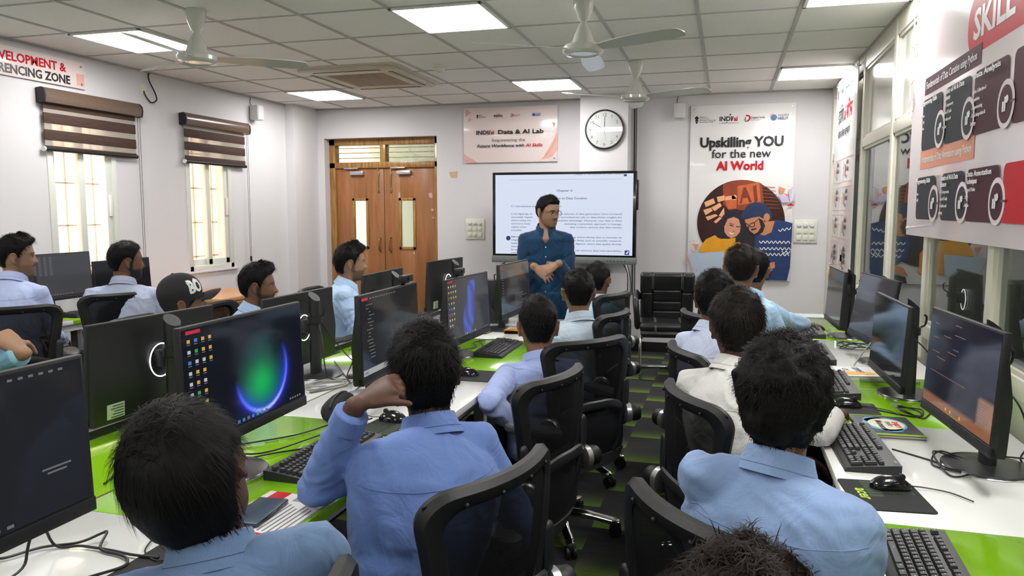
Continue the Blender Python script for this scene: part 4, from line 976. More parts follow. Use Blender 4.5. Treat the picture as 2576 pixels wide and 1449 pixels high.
def make_chair(label):
    t = thing('mesh_chair', label, 'chair', (0, 0, 0), 0, 'black mesh office chairs')
    b = MB(); prof = [(0, 0), (.004, .016), (.02, .022), (.042, .018), (.05, .004), (.05, -.006), (.04, -.012), (.012, -.014)]
    b.rings([[back_pt(p[0], p[1], off) for p in rrect(ins)] for ins, off in prof], cap=False, loop=True); b.build('back_frame', M_cframe, t)
    b = MB(); R_ = rrect(.045); n = len(R_)
    vs = []; fs = []
    def mp(u, v):
        # map the unit square inside the frame opening
        t_ = .022 + .426 * v; hw = (.185 + .06 * t_ / .47) - .018; s_ = (u * 2 - 1) * hw
        e = 0
        return back_pt(s_ * .985, t_, -.003)
    b.grid(mp, 20, 18); b.build('back_mesh', M_mesh, t)
    # screws on the top bar
    b = MB()
    for s_ in (-.14, -.05, .05, .14): b.sphere(back_pt(s_, .435, -.015), .005, nu=8, nv=5)
    b.build('frame_screw', M_char, t)
    b = MB(); b.rings([[back_pt(s_, z, o) for s_, z, o in [(-.15, .10 - a, .004 - .01 * 0), (-.08, .135 - a, -.004), (0, .145 - a, -.006), (.08, .135 - a, -.004), (.15, .10 - a, .004)]] for a in (0, .015, .03, .045)], closed=False); b.rings([[back_pt(s_ * .9, z, -.03) for s_, z in [(-.15, .09 - a), (-.08, .12 - a), (0, .13 - a), (.08, .12 - a), (.15, .09 - a)]] for a in (.0, .02, .04)], closed=False)
    b.tube(spline([back_pt(-.14, .085, -.03), back_pt(-.07, .12, -.04), back_pt(0, .125, -.042), back_pt(.07, .12, -.04), back_pt(.14, .085, -.03)], 5), .02, 8, sc=(1, .5), round_caps=True)
    b.build('lumbar_support', M_char, t)
    # lower shell closing the gap between back loop and seat
    def low(u, v, o):
        s_ = (u * 2 - 1) * (.205 + .01 * (1 - v)); return Vector((s_ * 1.06, -.235 + 1.05 * s_ * s_ - .012 * math.sin(v * PI) + o, .415 + .20 * v * (1 - .35 * (abs(u * 2 - 1) < .0))))
    R_ = []
    for u in [i / 20 for i in range(21)]:
        R_.append([low(u, v, -.006) for v in (0, .25, .5, .75, 1)] + [low(u, v, .008) for v in (1, .75, .5, .25, 0)])
    b = MB(); b.rings(R_); b.build('lower_shell', M_black, t)
    for sg in (-1, 1): b = MB(); b.tube(spline([back_pt(.2 * sg, .20, -.016), back_pt(.188 * sg, .06, -.024), (.19 * sg, -.21, .52), (.15 * sg, -.22, .44)], 6), .019, 8, sc=(1, .6), round_caps=True); b.build('back_bracket', M_char, t)
    def rim(u, v, o):
        s_ = (u * 2 - 1) * .225; return Vector((s_ * 1.08, -.242 + 1.15 * s_ * s_ + .03 * (1 - v) + o, .355 + .07 * v))
    b = MB(); b.rings([[rim(i / 20, v, -.006) for v in (0, .4, 1)] + [rim(i / 20, v, .008) for v in (1, .4, 0)] for i in range(21)]); b.build('seat_rim', M_shell, t)
    for sg in (-1, 1):
        b = MB(); M_ = T(.205 * sg, -.222, .59) @ RZ(-sg * .5) @ RY(sg * PI / 2); b.lathe([(.002, .0), (.036, 0), (.038, .02), (.036, .04), (.031, .046), (.002, .046)], 22, M_ @ T(0, 0, .03)); k_ = b.build('tension_knob', M_black, t)
        b = MB(); b.lathe([(.036, .0), (.044, .006), (.044, .026), (.038, .032)], 22, M_ @ T(0, 0, .004)); b.build('knob_ring', M_steel, k_)
    # seat
    rs = []
    for z, k in ((.405, .90), (.425, 1.0), (.455, 1.02), (.475, .97), (.485, .85), (.488, .5)):
        rs.append([Vector((.25 * k * math.copysign(abs(math.cos(a)) ** .55, math.cos(a)), .03 + .245 * k * math.copysign(abs(math.sin(a)) ** .55, math.sin(a)), z - (.02 if math.sin(a) > .8 else 0))) for a in [2 * PI * j / 36 for j in range(36)]])
    b = MB(); b.rings(rs); b.build('seat', M_seat, t)
    rs = []
    for z, k in ((.365, .62), (.375, .85), (.40, .97), (.412, .98)):
        rs.append([Vector((.25 * k * math.copysign(abs(math.cos(a)) ** .55, math.cos(a)), .03 + .245 * k * math.copysign(abs(math.sin(a)) ** .55, math.sin(a)), z)) for a in [2 * PI * j / 36 for j in range(36)]])
    b = MB(); b.rings(rs); b.build('seat_shell', M_shell, t)
    # arms
    for sg in (-1, 1):
        b = MB(); b.tube(spline([(.21 * sg, 0, .40), (.29 * sg, .0, .40), (.305 * sg, .0, .46), (.30 * sg, .0, .62)], 5), .024, 8, sc=(1, .6), round_caps=True); ar = b.build('armrest_post', M_black, t)
        b = MB(); rs = []
        for z, k in ((.615, .9), (.622, 1), (.640, 1), (.648, .88)):
            rs.append([Vector((.295 * sg + .044 * k * math.copysign(abs(math.cos(a)) ** .7, math.cos(a)), .03 + .125 * k * math.copysign(abs(math.sin(a)) ** .8, math.sin(a)), z)) for a in [2 * PI * j / 24 for j in range(24)]])
        b.rings(rs); b.build('armrest_pad', M_shell, t)
    b = MB(); b.bb(-.09, .09, -.1, .13, .33, .37, .01); b.tube([(.0, .02, .345), (.27, .04, .34)], .007, 6); b.build('mechanism', M_black, t)
    b = MB(); b.tube([(0, 0, .09), (0, 0, .2)], .03, 14); b.tube([(0, 0, .2), (0, 0, .34)], .016, 12); b.build('gas_column', M_black, t)
    for k in range(5):
        a = 2 * PI * k / 5 + .5; R_ = RZ(a)
        b = MB(); b.tube(spline([(.02, 0, .105), (.12, 0, .10), (.24, 0, .075), (.29, 0, .065)], 5), [.03] + [.026] * 6 + [.022] * 6 + [.017] * 3, 10, M=R_, sc=(.8, 1)); lg = b.build('leg', M_chrome, t)
        b = MB()
        for yy in (-.022, .008): b.tube([(.275, yy, .029), (.275, yy + .014, .029)], .0285, 14, M=R_ )
        b.tube([(.29, 0, .065), (.285, 0, .03)], .01, 6, M=R_); b.bb(.255, .3, -.012, .012, .035, .06, .005, M=R_)
        b.build('caster', M_black, lg)
    return t
def ch_rot(th): return -math.radians(th)      # th: facing, clockwise from +Y
CH = [(-.675, 1.58, -73, 'mesh chair of the man propping his head on his hand, its back seen whole'),
      (-.80, .86, -88, 'mesh chair at the bottom edge behind the boy with tilted head'),
      (-.765, 2.54, -75, 'empty mesh chair between the cornflower and the periwinkle shirts, nearest whole chair'),
      (-.73, 3.33, -51, 'mesh chair behind the periwinkle shirted man with short cropped hair'),
      (-.79, 4.14, -77, 'mesh chair behind the curly haired man in pale grey blue'),
      (-.92, 5.1, -70, 'mesh chair farthest along the island, under the sky blue shirt'),
      (.125, 1.53, 49, 'mesh chair in front of the brown haired head at bottom right'),
      (.11, 2.42, 66, 'mesh chair behind the man in the cream white shirt'),
      (.06, 3.16, 70, 'mesh chair behind the lilac shirted man'),
      (.05, 4.28, 68, 'mesh chair just right of the black leather chair, mostly hidden'),
      (.06, .62, 40, 'mesh chair under the brown haired person at the bottom edge'),
      (-3.93, 3.32, -52, 'mesh chair at left edge behind the man by the window desk'),
      (-3.9, 4.02, -64, 'mesh chair behind the bearded man at the window desk'),
      (-2.62, 2.1, 70, 'mesh chair at the left edge under the man with the raised fist'),
      (-2.72, 3.2, 80, 'mesh chair under the man in the black cap'),
      (-2.70, 3.85, 80, 'mesh chair under the man in profile, between two monitors'),
      (-2.62, 4.78, 80, 'mesh chair of the man in front of the wooden door')]
ch0 = make_chair(CH[0][3])
for i, (x, y, th, lb) in enumerate(CH):
    if i == 0: ch0.location = (x, y, 0); ch0.rotation_euler = (0, 0, ch_rot(th))
    else:
        c_ = copy_thing(ch0, lb, (x, y, 0), ch_rot(th))
        if x < -3.5: c_.scale = (1.03, 1.03, 1.03)
# ------------------------------------------------------------------ leather visitor chair
M_lea = mat('black_leather', (.013, .013, .014), .33, var=.2, vs=12, bump=.5, bs=45)
M_stitch = mat('grey_stitch', (.2, .2, .2), .6)
t = thing('leather_chair', 'black padded leather chair with chrome cantilever frame against the back wall', 'chair', (-.50, 6.95, 0), PI + .12)
t.scale = (.90, .95, 1.0)
def pad(w, h, d, x=0, z=0):
    return (w, h, d, x, z)
b = MB(); M_ = T(0, -.20, .47) @ RX(math.radians(-10)) @ Matrix.Scale(.77, 4, (0, 0, 1))     # back grows along +z, front face +y
def cushion(bb_, x0, x1, z0, z1, d, Mx, r=.02):
    bb_.bb(x0, x1, -d, d, z0, z1, r, M=Mx)
b.bb(-.27, .27, -.05, .02, 0, .60, .03, M=M_); b.build('back_shell', M_lea, t)
for (x0, x1, z0, z1, d) in ((-.16, .16, .40, .60, .05), (-.275, -.15, .36, .60, .055), (.15, .275, .36, .60, .055), (-.15, .15, .26, .41, .05), (-.15, .15, .14, .27, .055), (-.15, .15, 0, .15, .05), (-.265, -.14, 0, .38, .052), (.14, .265, 0, .38, .052)):
    b = MB(); b.box(x1 - x0, d * 2, z1 - z0, M_ @ T((x0 + x1) / 2, .01, (z0 + z1) / 2), .03, 4); b.build('back_cushion', M_lea, t)
for (x0, x1, z0, z1) in ((-.28, .28, .41, .49), (-.27, .27, .36, .43)):
    b = MB(); b.box(x1 - x0, .5, z1 - z0, T(0, .06, (z0 + z1) / 2 + .02), .035, 4); b.build('seat_cushion', M_lea, t)
b = MB()
for x in (-.13, -.118, .118, .13): b.tube(spline([(x, -.1, .513), (x, .15, .513), (x, .305, .49), (x, .312, .44)], 5), .0025, 5); b.tube(spline([M_ @ Vector((x * 1.18, .068, .42)), M_ @ Vector((x * 1.18, .072, .5)), M_ @ Vector((x * 1.18, .062, .59))], 4), .0025, 5)
b.build('seam_stitching', M_stitch, t)
for sg in (-1, 1):
    b = MB(); b.tube(spline([(.29 * sg, -.17, .70), (.31 * sg, -.08, .735), (.32 * sg, .06, .73), (.32 * sg, .17, .69), (.31 * sg, .2, .6), (.30 * sg, .17, .47)], 6), .036, 12, sc=(1, .85), round_caps=True); b.build('armrest', M_lea, t)
    b = MB(); b.tube(spline([(.2 * sg, -.15, .37), (.25 * sg, .18, .37), (.27 * sg, .24, .33), (.27 * sg, .27, .1), (.27 * sg, .27, .035), (.27 * sg, .22, .018), (.27 * sg, -.2, .016), (.24 * sg, -.26, .016), (0, -.27, .016)], 6), .0145, 10); b.build('chrome_leg', M_chrome, t)
# ------------------------------------------------------------------ keyboards, mice, mouse pads
M_key = mat('keycap', (.020, .021, .023), .5, var=.1)
M_kb = mat('keyboard_body', (.022, .023, .024), .45, var=.1)
I_leg = mat('key_legend', (.35, .36, .36), .5)
u_ = .0185
def key_rects():
    out = []
    X = 0
    rows_ = [[(0, 1), (2, 1), (3, 1), (4, 1), (5, 1), (6.5, 1), (7.5, 1), (8.5, 1), (9.5, 1), (11, 1), (12, 1), (13, 1), (14, 1)],
             [(i, 1) for i in range(13)] + [(13, 2)], [(0, 1.5)] + [(1.5 + i, 1) for i in range(12)] + [(13.5, 1.5)],
             [(0, 1.75)] + [(1.75 + i, 1) for i in range(11)] + [(12.75, 2.25)], [(0, 2.25)] + [(2.25 + i, 1) for i in range(10)] + [(12.25, 2.75)],
             [(0, 1.5), (1.5, 1.25), (2.75, 1.25), (4, 6), (10, 1.5), (11.5, 1.5), (13, 2)]]
    for r_, row in enumerate(rows_):
        for x, w_ in row: out.append((x, r_ + (.35 if r_ else 0), w_, 1))
    for r_ in (1, 2):
        for i in range(3): out.append((15.4 + i, r_ + .35, 1, 1))
    out.append((16.4, 4.35, 1, 1))
    for i in range(3): out.append((15.4 + i, 5.35, 1, 1))
    for r_ in (1, 2, 3, 4):
        for i in range(3): out.append((18.8 + i, r_ + .35, 1, 1))
    out += [(18.8, 5.35, 2, 1), (20.8, 5.35, 1, 1), (21.8, 1.35, 1, 1), (21.8, 2.35, 1, 2), (21.8, 4.35, 1, 2)]
    return out
KEYS = key_rects()
def kz(y): return .012 + (y + .075) * .10           # sloping top, higher at the back (+y)
def keyboard(label, x, y, rz, detail=False, z=.75):
    t = thing('keyboard', label, 'keyboard', (x, y, z), rz, 'black desktop keyboards')
    L_ = .45; b = MB()
    side = [(-.075, 0), (.075, 0), (.075, .028), (.055, .027), (-.07, .013), (-.075, .009)]
    b.rings([[Vector((xx, p, q_)) for p, q_ in side] for xx in (-L_ / 2, -L_ / 2 + .003, L_ / 2 - .003, L_ / 2)]); b.build('keyboard_body', M_kb, t)
    def kb(bb_, k, M_=None):
        kx, ky, kw, kh = k; x0 = -L_ / 2 + .014 + kx * u_; y1 = .058 - ky * u_; w_ = kw * u_ - .0028; h_ = kh * u_ - .0028
        cx, cy = x0 + w_ / 2, y1 - h_ / 2; zc = .0145 + (cy + .07) * .11
        vs = []
        for (zz, ins) in ((0, 0), (.007, .0022)):
            for sx, sy in ((-1, -1), (1, -1), (1, 1), (-1, 1)): vs.append((cx + sx * (w_ / 2 - ins), cy + sy * (h_ / 2 - ins), zc + zz + sy * h_ * .05))
        bb_.add(vs, [(0, 1, 2, 3), (4, 5, 6, 7), (0, 1, 5, 4), (1, 2, 6, 5), (2, 3, 7, 6), (3, 0, 4, 7)])
        return cx, cy, zc + .0072, w_
    if detail:
        lg = MB(); cnt = 0
        rest = MB()
        for k in KEYS:
            bb_ = MB() if cnt < 99 else rest
            cx, cy, zz, w_ = kb(bb_, k)
            lg.box(.004, .004, .0003, T(cx - w_ * .2, cy + .002, zz), 0); cnt += 1
            if bb_ is not rest: bb_.build('key', M_key, t)
        if rest.v: rest.build('keypad_keys', M_key, t)
        lg.text('acer', T(.178, .062, .0282), .014, bold=.03); lg.build('key_legend', I_leg, t, smooth=False)
    else:
        b = MB()
        for k in KEYS: kb(b, k)
        b.build('keys', M_key, t)
    return t
keyboard('keyboard on the green desk top under the leaning elbow', -1.15, 2.0, R90, True)
keyboard('keyboard on green desk top beside the second man along the island', -1.16, 3.84, R90 + .02)
keyboard('keyboard partly hidden at the left behind the monitor with the green sticker', -2.06, 2.16, -R90)
keyboard('keyboard on the green top before the man in front of the door', -2.06, 3.76, -R90)
keyboard('keyboard on white top in front of the wooden door, farthest on the island', -2.05, 4.85, -R90)
keyboard('keyboard on white right desk below the motto book, seen whole', .415, 2.52, -R90 + .03, True)
keyboard('keyboard cut by the bottom right corner of the photo', .41, 1.63, -R90 - .04, True)
keyboard('keyboard on green right desk beside the spiral notebook', .455, 3.42, -R90)
keyboard('keyboard on the right desk by the curly hair of the white shirt man', .455, 4.12, -R90)
keyboard('keyboard farthest back on the right desk, next to the binder', .50, 4.92, -R90)
keyboard('keyboard on the window desk left of the bearded man', -4.42, 4.42, R90)
M_pad = mat('mouse_pad_cloth', (.012, .013, .014), .8, bump=.3, bs=600)
E_lime = mat('print_lime', (.42, .62, .02), .6, var=.05)
I_pad = mat('pad_print_dark', (.03, .055, .02), .7)
def mouse_pad(label, x, y, rz, lettered=True):
    t = thing('mouse_pad', label, 'mouse pad', (x, y, .75), rz, 'black mouse pads')
    b = MB(); r = .012; P = []
    for (cx, cy, a0) in ((.11, .095, 0), (-.11, .095, 90), (-.11, -.095, 180), (.11, -.095, 270)):
        for i in range(5): a = math.radians(a0 + 22.5 * i); P.append((cx - math.copysign(r, cx) + r * math.cos(a), cy - math.copysign(r, cy) + r * math.sin(a)))
    b.prism(P, .0002, .003); b.build('pad', M_pad, t)
    if lettered:
        b = MB(); b.text('acer', T(-.04, -.065, .0032), .045, bold=.02); b.build('pad_lettering', E_lime, t, smooth=False)
        b = MB()
        for i in range(6): b.prism(rect(-.1 + .02 * i, -.04, -.085 + .02 * i, -.002 - .003 * (i % 2)), .003, .0033)
        for i in range(9): b.prism(rect(-.1, .01 + .008 * i, -.02 + .006 * (i % 3), .014 + .008 * i), .003, .0033)
        b.build('pad_pattern', I_pad, t, smooth=False)
    return t
mouse_pad('mouse pad with lime lettering beside the elbow keyboard', -1.10, 2.36, R90 - .1)
mouse_pad('plain mouse pad on the white top by the second man along the island', -1.08, 3.2, R90, False)
mouse_pad('mouse pad with lime lettering on the right desk, below the whole keyboard', .42, 2.12, -R90 + .1)
mouse_pad('mouse pad with dark print on the right desk above the motto book', .47, 3.03, -R90, True)
mouse_pad('mouse pad at the bottom left under the boy with tilted head', -1.11, 1.27, R90, False)
mouse_pad('mouse pad on the far green top before the man at the door', -2.05, 3.45, -R90, False)
def mouse(label, x, y, rz, z=.753):
    t = thing('computer_mouse', label, 'mouse', (x, y, z), rz, 'black computer mice')
    b = MB(); rs = []
    for i in range(13):
        v = i / 12; yy = -.055 + .11 * v; w_ = .031 * (1 - abs(2 * v - 1) ** 3.2) ** .5 + .002; h_ = .036 * math.sin(PI * min(1, (v * .93 + .05))) ** .6
        rs.append([Vector((w_ * math.cos(a) * (1.0 if math.sin(a) > 0 else .9), yy, max(0.0, h_ * math.sin(a)) if math.sin(a) >= 0 else 0)) for a in [2 * PI * j / 18 for j in range(18)]])
    b.rings(rs); b.build('mouse_shell', M_blackg, t)
    b = MB(); b.tube([(-.004, .028, .031), (.004, .028, .031)], .009, 12); b.build('scroll_wheel', M_char, t)
    b = MB(); b.tube(spline([(0, .055, .006), (.0, .09, .003), (.03, .14, .002), (.09, .17, .002)], 5), .0018, 5); b.build('mouse_cable', M_cable, t)
    return t
mouse('mouse on the lime lettered pad beside the elbow keyboard', -1.13, 2.42, R90 - .15)
mouse('mouse on the plain pad by the second man along the island', -1.12, 3.2, R90)
mouse('mouse on the lime lettered pad on the right desk', .445, 2.18, -R90 + .2)
mouse('mouse on the dark print pad above the motto book', .46, 3.07, -R90)
mouse('mouse half hidden at the bottom left beside the boy with tilted head', -1.07, 1.28, R90)
mouse('mouse behind the head of the grey shirted man, far on the island', -1.1, 4.62, R90, .75)
# ------------------------------------------------------------------ books, phone, pouch and other desk items
def book(name, label, cat, x, y, rz, w, h, th, cover, z=.75, page=(.62, .56, .42)):
    t = thing(name, label, cat, (x, y, z), rz)
    b = MB(); b.bb(-w / 2 + .003, w / 2 - .003, -h / 2 + .002, h / 2 - .002, .002, th - .002); b.build('pages', mat('paper_edge_%d' % int(page[0] * 100), page, .8, var=.1, vs=90), t, smooth=False)
    b = MB(); b.bb(-w / 2, w / 2, -h / 2, h / 2, th - .002, th); b.bb(-w / 2, w / 2, -h / 2, h / 2, 0, .002); b.bb(-w / 2, -w / 2 + .003, -h / 2, h / 2, 0, th); b.build('cover', cover, t, smooth=False)
    return t
def flat(t, name, polys, m, z):
    b = MB()
    for p in polys: b.prism(p, z - .0003, z + .0003)
    return b.build(name, m, t, smooth=False)
t = book('exercise_book', 'dark exercise book with a blue splash and a motto on the right desk', 'book', .545, 2.80, -R90 + .06, .25, .19, .012, mat('cover_charcoal', (.035, .035, .045), .35, var=.1))
flat(t, 'cover_edge', [rect(.108, -.095, .125, .095), rect(-.125, -.095, -.118, .095)], M_ltgreen, .0125)
flat(t, 'cover_splash', [disc(-.01, .0, .085, 18, .07), disc(.05, .01, .035, 12), disc(-.06, -.02, .04, 12)], mat('cover_sky', (.10, .38, .55), .35, var=.3, vs=30), .0128)
flat(t, 'cover_pale', [disc(-.01, .005, .068, 18, .058)], mat('cover_pale', (.75, .70, .55), .35, var=.1, vs=30), .0132)
b = MB(); b.text('ENJOY', T(-.04, .028, .0137), .026, bold=.03); b.build('cover_lettering_red', I_red, t, smooth=False)
b = MB(); b.text('EVERY', T(-.04, .006, .0137), .022); b.text('Moment', T(-.055, -.024, .0137), .032, bold=.02, shear=.2); b.build('cover_lettering', I_black, t, smooth=False)
t = book('spiral_notebook', 'white spiral notebook with handwriting and an orange patch on the right desk', 'notebook', .565, 3.68, -R90 + .15, .21, .27, .02, M_white, page=(.70, .70, .62))
flat(t, 'orange_patch', [[(.0, -.11), (.06, -.12), (.085, -.06), (.07, .07), (.04, .1), (.015, .06)]], mat('patch_orange', (.85, .42, .04), .5, var=.05), .0205)
b = MB(); b.text('TIPPER', T(-.09, .02, .0206), .042, shear=.2); b.text('CX', T(-.06, -.03, .0206), .035, shear=.2); b.build('handwriting', I_navy, t, smooth=False)
b = MB()
for i in range(16): b.tube([(-.095 + i * .0125, .13 + .012 * math.cos(a), .012 + .012 * math.sin(a)) for a in [2 * PI * j / 8 for j in range(9)]], .0012, 4)
b.build('spiral_binding', M_black, t)
t = book('green_folder', 'thin green folder under the spiral notebook', 'folder', .70, 3.62, -R90 + .1, .12, .24, .008, mat('folder_green', (.09, .16, .05), .5))
t = book('ring_binder', 'pale teal spined thick book at the far end of the right desk', 'book', .50, 5.3, .06, .28, .2, .055, mat('binder_grey', (.55, .58, .55), .5, var=.06), page=(.60, .60, .55))
flat(t, 'spine_stripe', [rect(-.14, -.1, .14, -.085)], mat('binder_teal', (.03, .16, .18), .5), .0555)
t = book('magazine', 'red and white printed magazine under the blue phone at lower left', 'magazine', -1.06, 1.56, R90 - .04, .27, .19, .006, mat('magazine_white', (.72, .70, .68), .35, var=.05), page=(.7, .7, .68))
flat(t, 'red_strip', [rect(-.135, .03, .135, .075), rect(-.115, -.095, -.10, .02)], I_red, .0063)
flat(t, 'cover_print', [rect(-.13 + .03 * i, .076, -.11 + .03 * i, .09) for i in range(6)], I_blue, .0066)
b = MB()
for i in range(7): b.bb(-.09, .05 + .01 * (i % 3), -.085 + .014 * i, -.081 + .014 * i, .006, .0064)
for i in range(10): b.bb(.09 + .004 * i, .092 + .004 * i, -.03, .0, .006, .0064)
b.build('print_lines', I_grey, t, smooth=False)
t = thing('smartphone', 'dark blue cased phone lying on the magazine at lower left', 'phone', (-1.09, 1.555, .7567), R90 + .1)
b = MB(); b.bb(-.08, .08, -.041, .041, 0, .011, .005); b.build('phone_case', mat('phone_case_navy', (.03, .055, .085), .4, var=.05), t)
b = MB(); b.bb(-.078, .078, -.0415, .0415, .004, .008, .003); b.build('phone_edge', M_blackg, t)
t = thing('pouch', 'black zipped pouch on the white desk top beside the glowing monitor', 'pouch', (-1.36, 2.45, .75), R90 + .25)
b = MB(); rs = []
for i in range(15):
    v = i / 14; xx = -.13 + .26 * v; e = (1 - abs(2 * v - 1) ** 4) ** .5
    rs.append([Vector((xx, .045 * (e + .06) * math.cos(a), .035 * (.3 + .7 * e) + .035 * (.3 + .7 * e) * math.sin(a) * .98)) for a in [2 * PI * j / 18 for j in range(18)]])
b.rings(rs); b.build('pouch_body', mat('pouch_fabric', (.008, .008, .009), .85, bump=.5, bs=300), t)
b = MB(); b.tube(spline([(-.12, 0, .055), (-.05, .004, .071), (.05, .004, .071), (.12, 0, .055)], 5), .004, 6); b.build('zip', M_char, t)
t = thing('snack_box', 'small orange and cream box on the far island top behind the second man', 'box', (-1.24, 4.42, .75), R90)
b = MB(); b.bb(-.07, .07, -.045, .045, 0, .025, .002); b.build('carton', mat('carton_cream', (.70, .58, .38), .6, var=.2, vs=40), t)
b = MB(); b.bb(-.07, -.02, -.0455, .0455, .003, .0255, .001); b.build('carton_print', mat('carton_orange', (.75, .32, .05), .6, var=.1), t)
t = thing('desktop_computer', 'black slim computer case standing between two far island monitors', 'computer', (-1.55, 4.78, .75), .1)
b = MB(); b.bb(-.16, .16, -.05, .05, 0, .29, .006); b.build('case', M_black, t)
b = MB()
for i in range(8): b.bb(-.1 + i * .022, -.088 + i * .022, -.053, -.048, .02, .05)
b.build('vent', M_char, t)
# webcams clipped on monitors
def webcam(label, x, y, z, rz):
    t = thing('webcam', label, 'webcam', (x, y, z), rz, 'clip on webcams')
    b = MB(); b.bb(-.05, .05, -.012, .012, .004, .034, .005); b.build('camera_body', M_black, t)
    b = MB(); b.bb(-.02, .02, -.006, .02, -.002, .006, .002); b.bb(-.02, .02, .012, .02, -.04, .004, .002); b.build('clip', M_black, t)
    b = MB(); b.lathe([(.002, 0), (.009, 0), (.009, .004), (.002, .005)], 12, T(0, -.012, .019) @ RX(PI / 2)); b.build('lens', M_blackg, t)
webcam('webcam on top of the monitor with the pale bottom bar', -1.265, 2.86, 1.202, R90)
webcam('webcam on top of the monitor with the blue flower wallpaper', -1.262, 3.50, 1.182, R90)
# wooden side desk
t = thing('wooden_desk', 'orange brown wooden desk with a lockable drawer by the left wall', 'desk', (-4.38, 5.78, 0), R90 - .0)
t.rotation_euler = (0, 0, 0)
b = MB(); b.bb(-.34, .34, -.42, .42, .725, .76, .006); b.build('desk_top', M_desk, t)
b = MB(); b.bb(-.28, .30, -.38, -.36, 0, .725); b.bb(-.28, .30, .36, .38, 0, .725); b.bb(-.28, -.26, -.38, .38, .1, .725); b.build('carcass', M_desk, t)
for z0, z1 in ((.60, .70), (.36, .58), (.05, .34)):
    b = MB(); b.bb(.29, .312, -.355, .355, z0, z1, .004); dr = b.build('drawer', M_desk, t)
    b = MB(); b.lathe([(.002, 0), (.012, 0), (.012, .004), (.002, .005)], 12, T(.312, 0, (z0 + z1) / 2 + .02) @ RY(PI / 2)); b.build('lock', M_steel, dr)
    b = MB(); b.lathe([(.002, 0), (.008, 0), (.007, .01), (.014, .018), (.012, .026), (.002, .028)], 12, T(.312, 0, (z0 + z1) / 2 - .02) @ RY(PI / 2)); b.build('knob', M_brass, dr)
b = MB(); b.bb(-.28, .34, -.40, .40, .705, .718, .003); b.build('sliding_tray', M_desk, t)
# ------------------------------------------------------------------ cables lying on the desks
def cable(label, pts, r=.0028, m=None, group='desk cables'):
    b = MB(); b.tube(spline(pts, 7), r, 6); o = b.build('cable', m or M_cable); tag(o, label, 'cable', group); return o
def tangle(cx, cy, n, R_, seed, z=.754):
    rnd = random.Random(seed); a = rnd.uniform(0, 6); P = []
    for i in range(n): a += rnd.uniform(1.2, 2.4); rr = R_ * rnd.uniform(.4, 1); P.append((cx + rr * math.cos(a) * .8, cy + rr * math.sin(a) * 1.2, z + .004 * (i % 4)))
    return P
cable('black cable coiled in loops on white right desk before the round monitor base', [(.52, 2.55, .752)] + tangle(.66, 2.42, 11, .10, 4) + [(.88, 2.55, .755)])
cable('black cable looped on green right desk beside the motto book', [(.50, 3.09, .753)] + tangle(.68, 3.02, 9, .08, 9) + [(.8, 3.2, .754)])
cable('black cables tangled on the far end of the right desk', tangle(.68, 4.45, 14, .14, 5), .0025)
cable('black cable crossing green island top before the glowing monitor', [(-1.47, 1.75, .754), (-1.34, 1.95, .756), (-1.22, 2.1, .754), (-1.2, 2.28, .755), (-1.3, 2.33, .754), (-1.36, 2.15, .758), (-1.5, 1.98, .755), (-1.33, 1.92, .772), (-1.28, 2.2, .755), (-1.2, 2.4, .76)])
cable('black cable loops on the white desk at the bottom left corner', [(-1.46, .95, .756), (-1.50, 1.16, .757), (-1.47, 1.2, .757), (-1.44, 1.26, .757), (-1.38, 1.30, .758), (-1.35, 1.335, .768), (-1.335, 1.335, .772), (-1.31, 1.29, .757), (-1.25, 1.28, .756), (-1.215, 1.265, .756), (-1.20, 1.235, .756), (-1.23, 1.18, .756), (-1.27, 1.1, .756), (-1.22, 1.05, .756)], .0032)
cable('thin black cable hanging from the nearest monitor into the bottom left loops', [(-1.43, .92, .757), (-1.38, 1.13, .757), (-1.395, 1.19, .80), (-1.42, 1.24, .90), (-1.435, 1.26, .94), (-1.43, 1.25, .88), (-1.42, 1.27, .765), (-1.36, 1.29, .757), (-1.28, 1.29, .757), (-1.22, 1.285, .757), (-1.155, 1.289, .757)], .003)
cable('grey cable loops on the white island top below the pole of the profile man monitor', tangle(-1.62, 2.85, 12, .13, 11), .0045, M_cableg)
cable('black cables drooping from the pole of the profile man monitor', [(-1.76, 3.0, 1.0), (-1.70, 2.93, .93), (-1.66, 2.9, .78), (-1.6, 2.95, .757), (-1.5, 2.9, .755), (-1.45, 2.7, .755)])
cable('second black cable drooping beside the pole of the profile man monitor', [(-1.76, 3.02, 1.0), (-1.72, 3.08, .90), (-1.68, 3.2, .78), (-1.6, 3.3, .756), (-1.45, 3.25, .755)])
cable('black cable behind the pale bar monitor on the island', [(-1.42, 2.75, .95), (-1.5, 2.78, .82), (-1.55, 2.9, .757), (-1.7, 3.1, .756), (-1.85, 3.3, .757)])
cable('black cable on green island top behind the second keyboard', [(-1.4, 3.66, .756), (-1.3, 3.85, .757), (-1.36, 4.0, .756), (-1.28, 4.12, .757), (-1.22, 4.0, .755), (-1.26, 3.9, .756), (-1.36, 4.1, .756)])
cable('bundle of black cable tied to the clip of the far island monitor', [(-1.32, 4.4, 1.02), (-1.36, 4.36, .95), (-1.34, 4.38, .88), (-1.37, 4.34, .93), (-1.33, 4.4, .8), (-1.38, 4.3, .757), (-1.45, 4.4, .756), (-1.36, 4.55, .757)])
cable('thin black cable hanging behind the orange taskbar monitor', [(.76, 2.42, 1.02), (.80, 2.36, .95), (.83, 2.38, .85), (.86, 2.5, .757), (.9, 2.3, .757)])
cable('thin black cable hanging behind the monitor mirroring a blue shirt', [(.72, 3.3, 1.0), (.78, 3.24, .93), (.82, 3.3, .8), (.86, 3.15, .757), (.8, 2.95, .756)])
cable('grey cable running up to the tilted right desk monitor', [(.7, 3.9, .9), (.62, 3.85, .80), (.60, 3.8, .757), (.7, 3.72, .757), (.78, 3.8, .757)], .004, M_cableg)
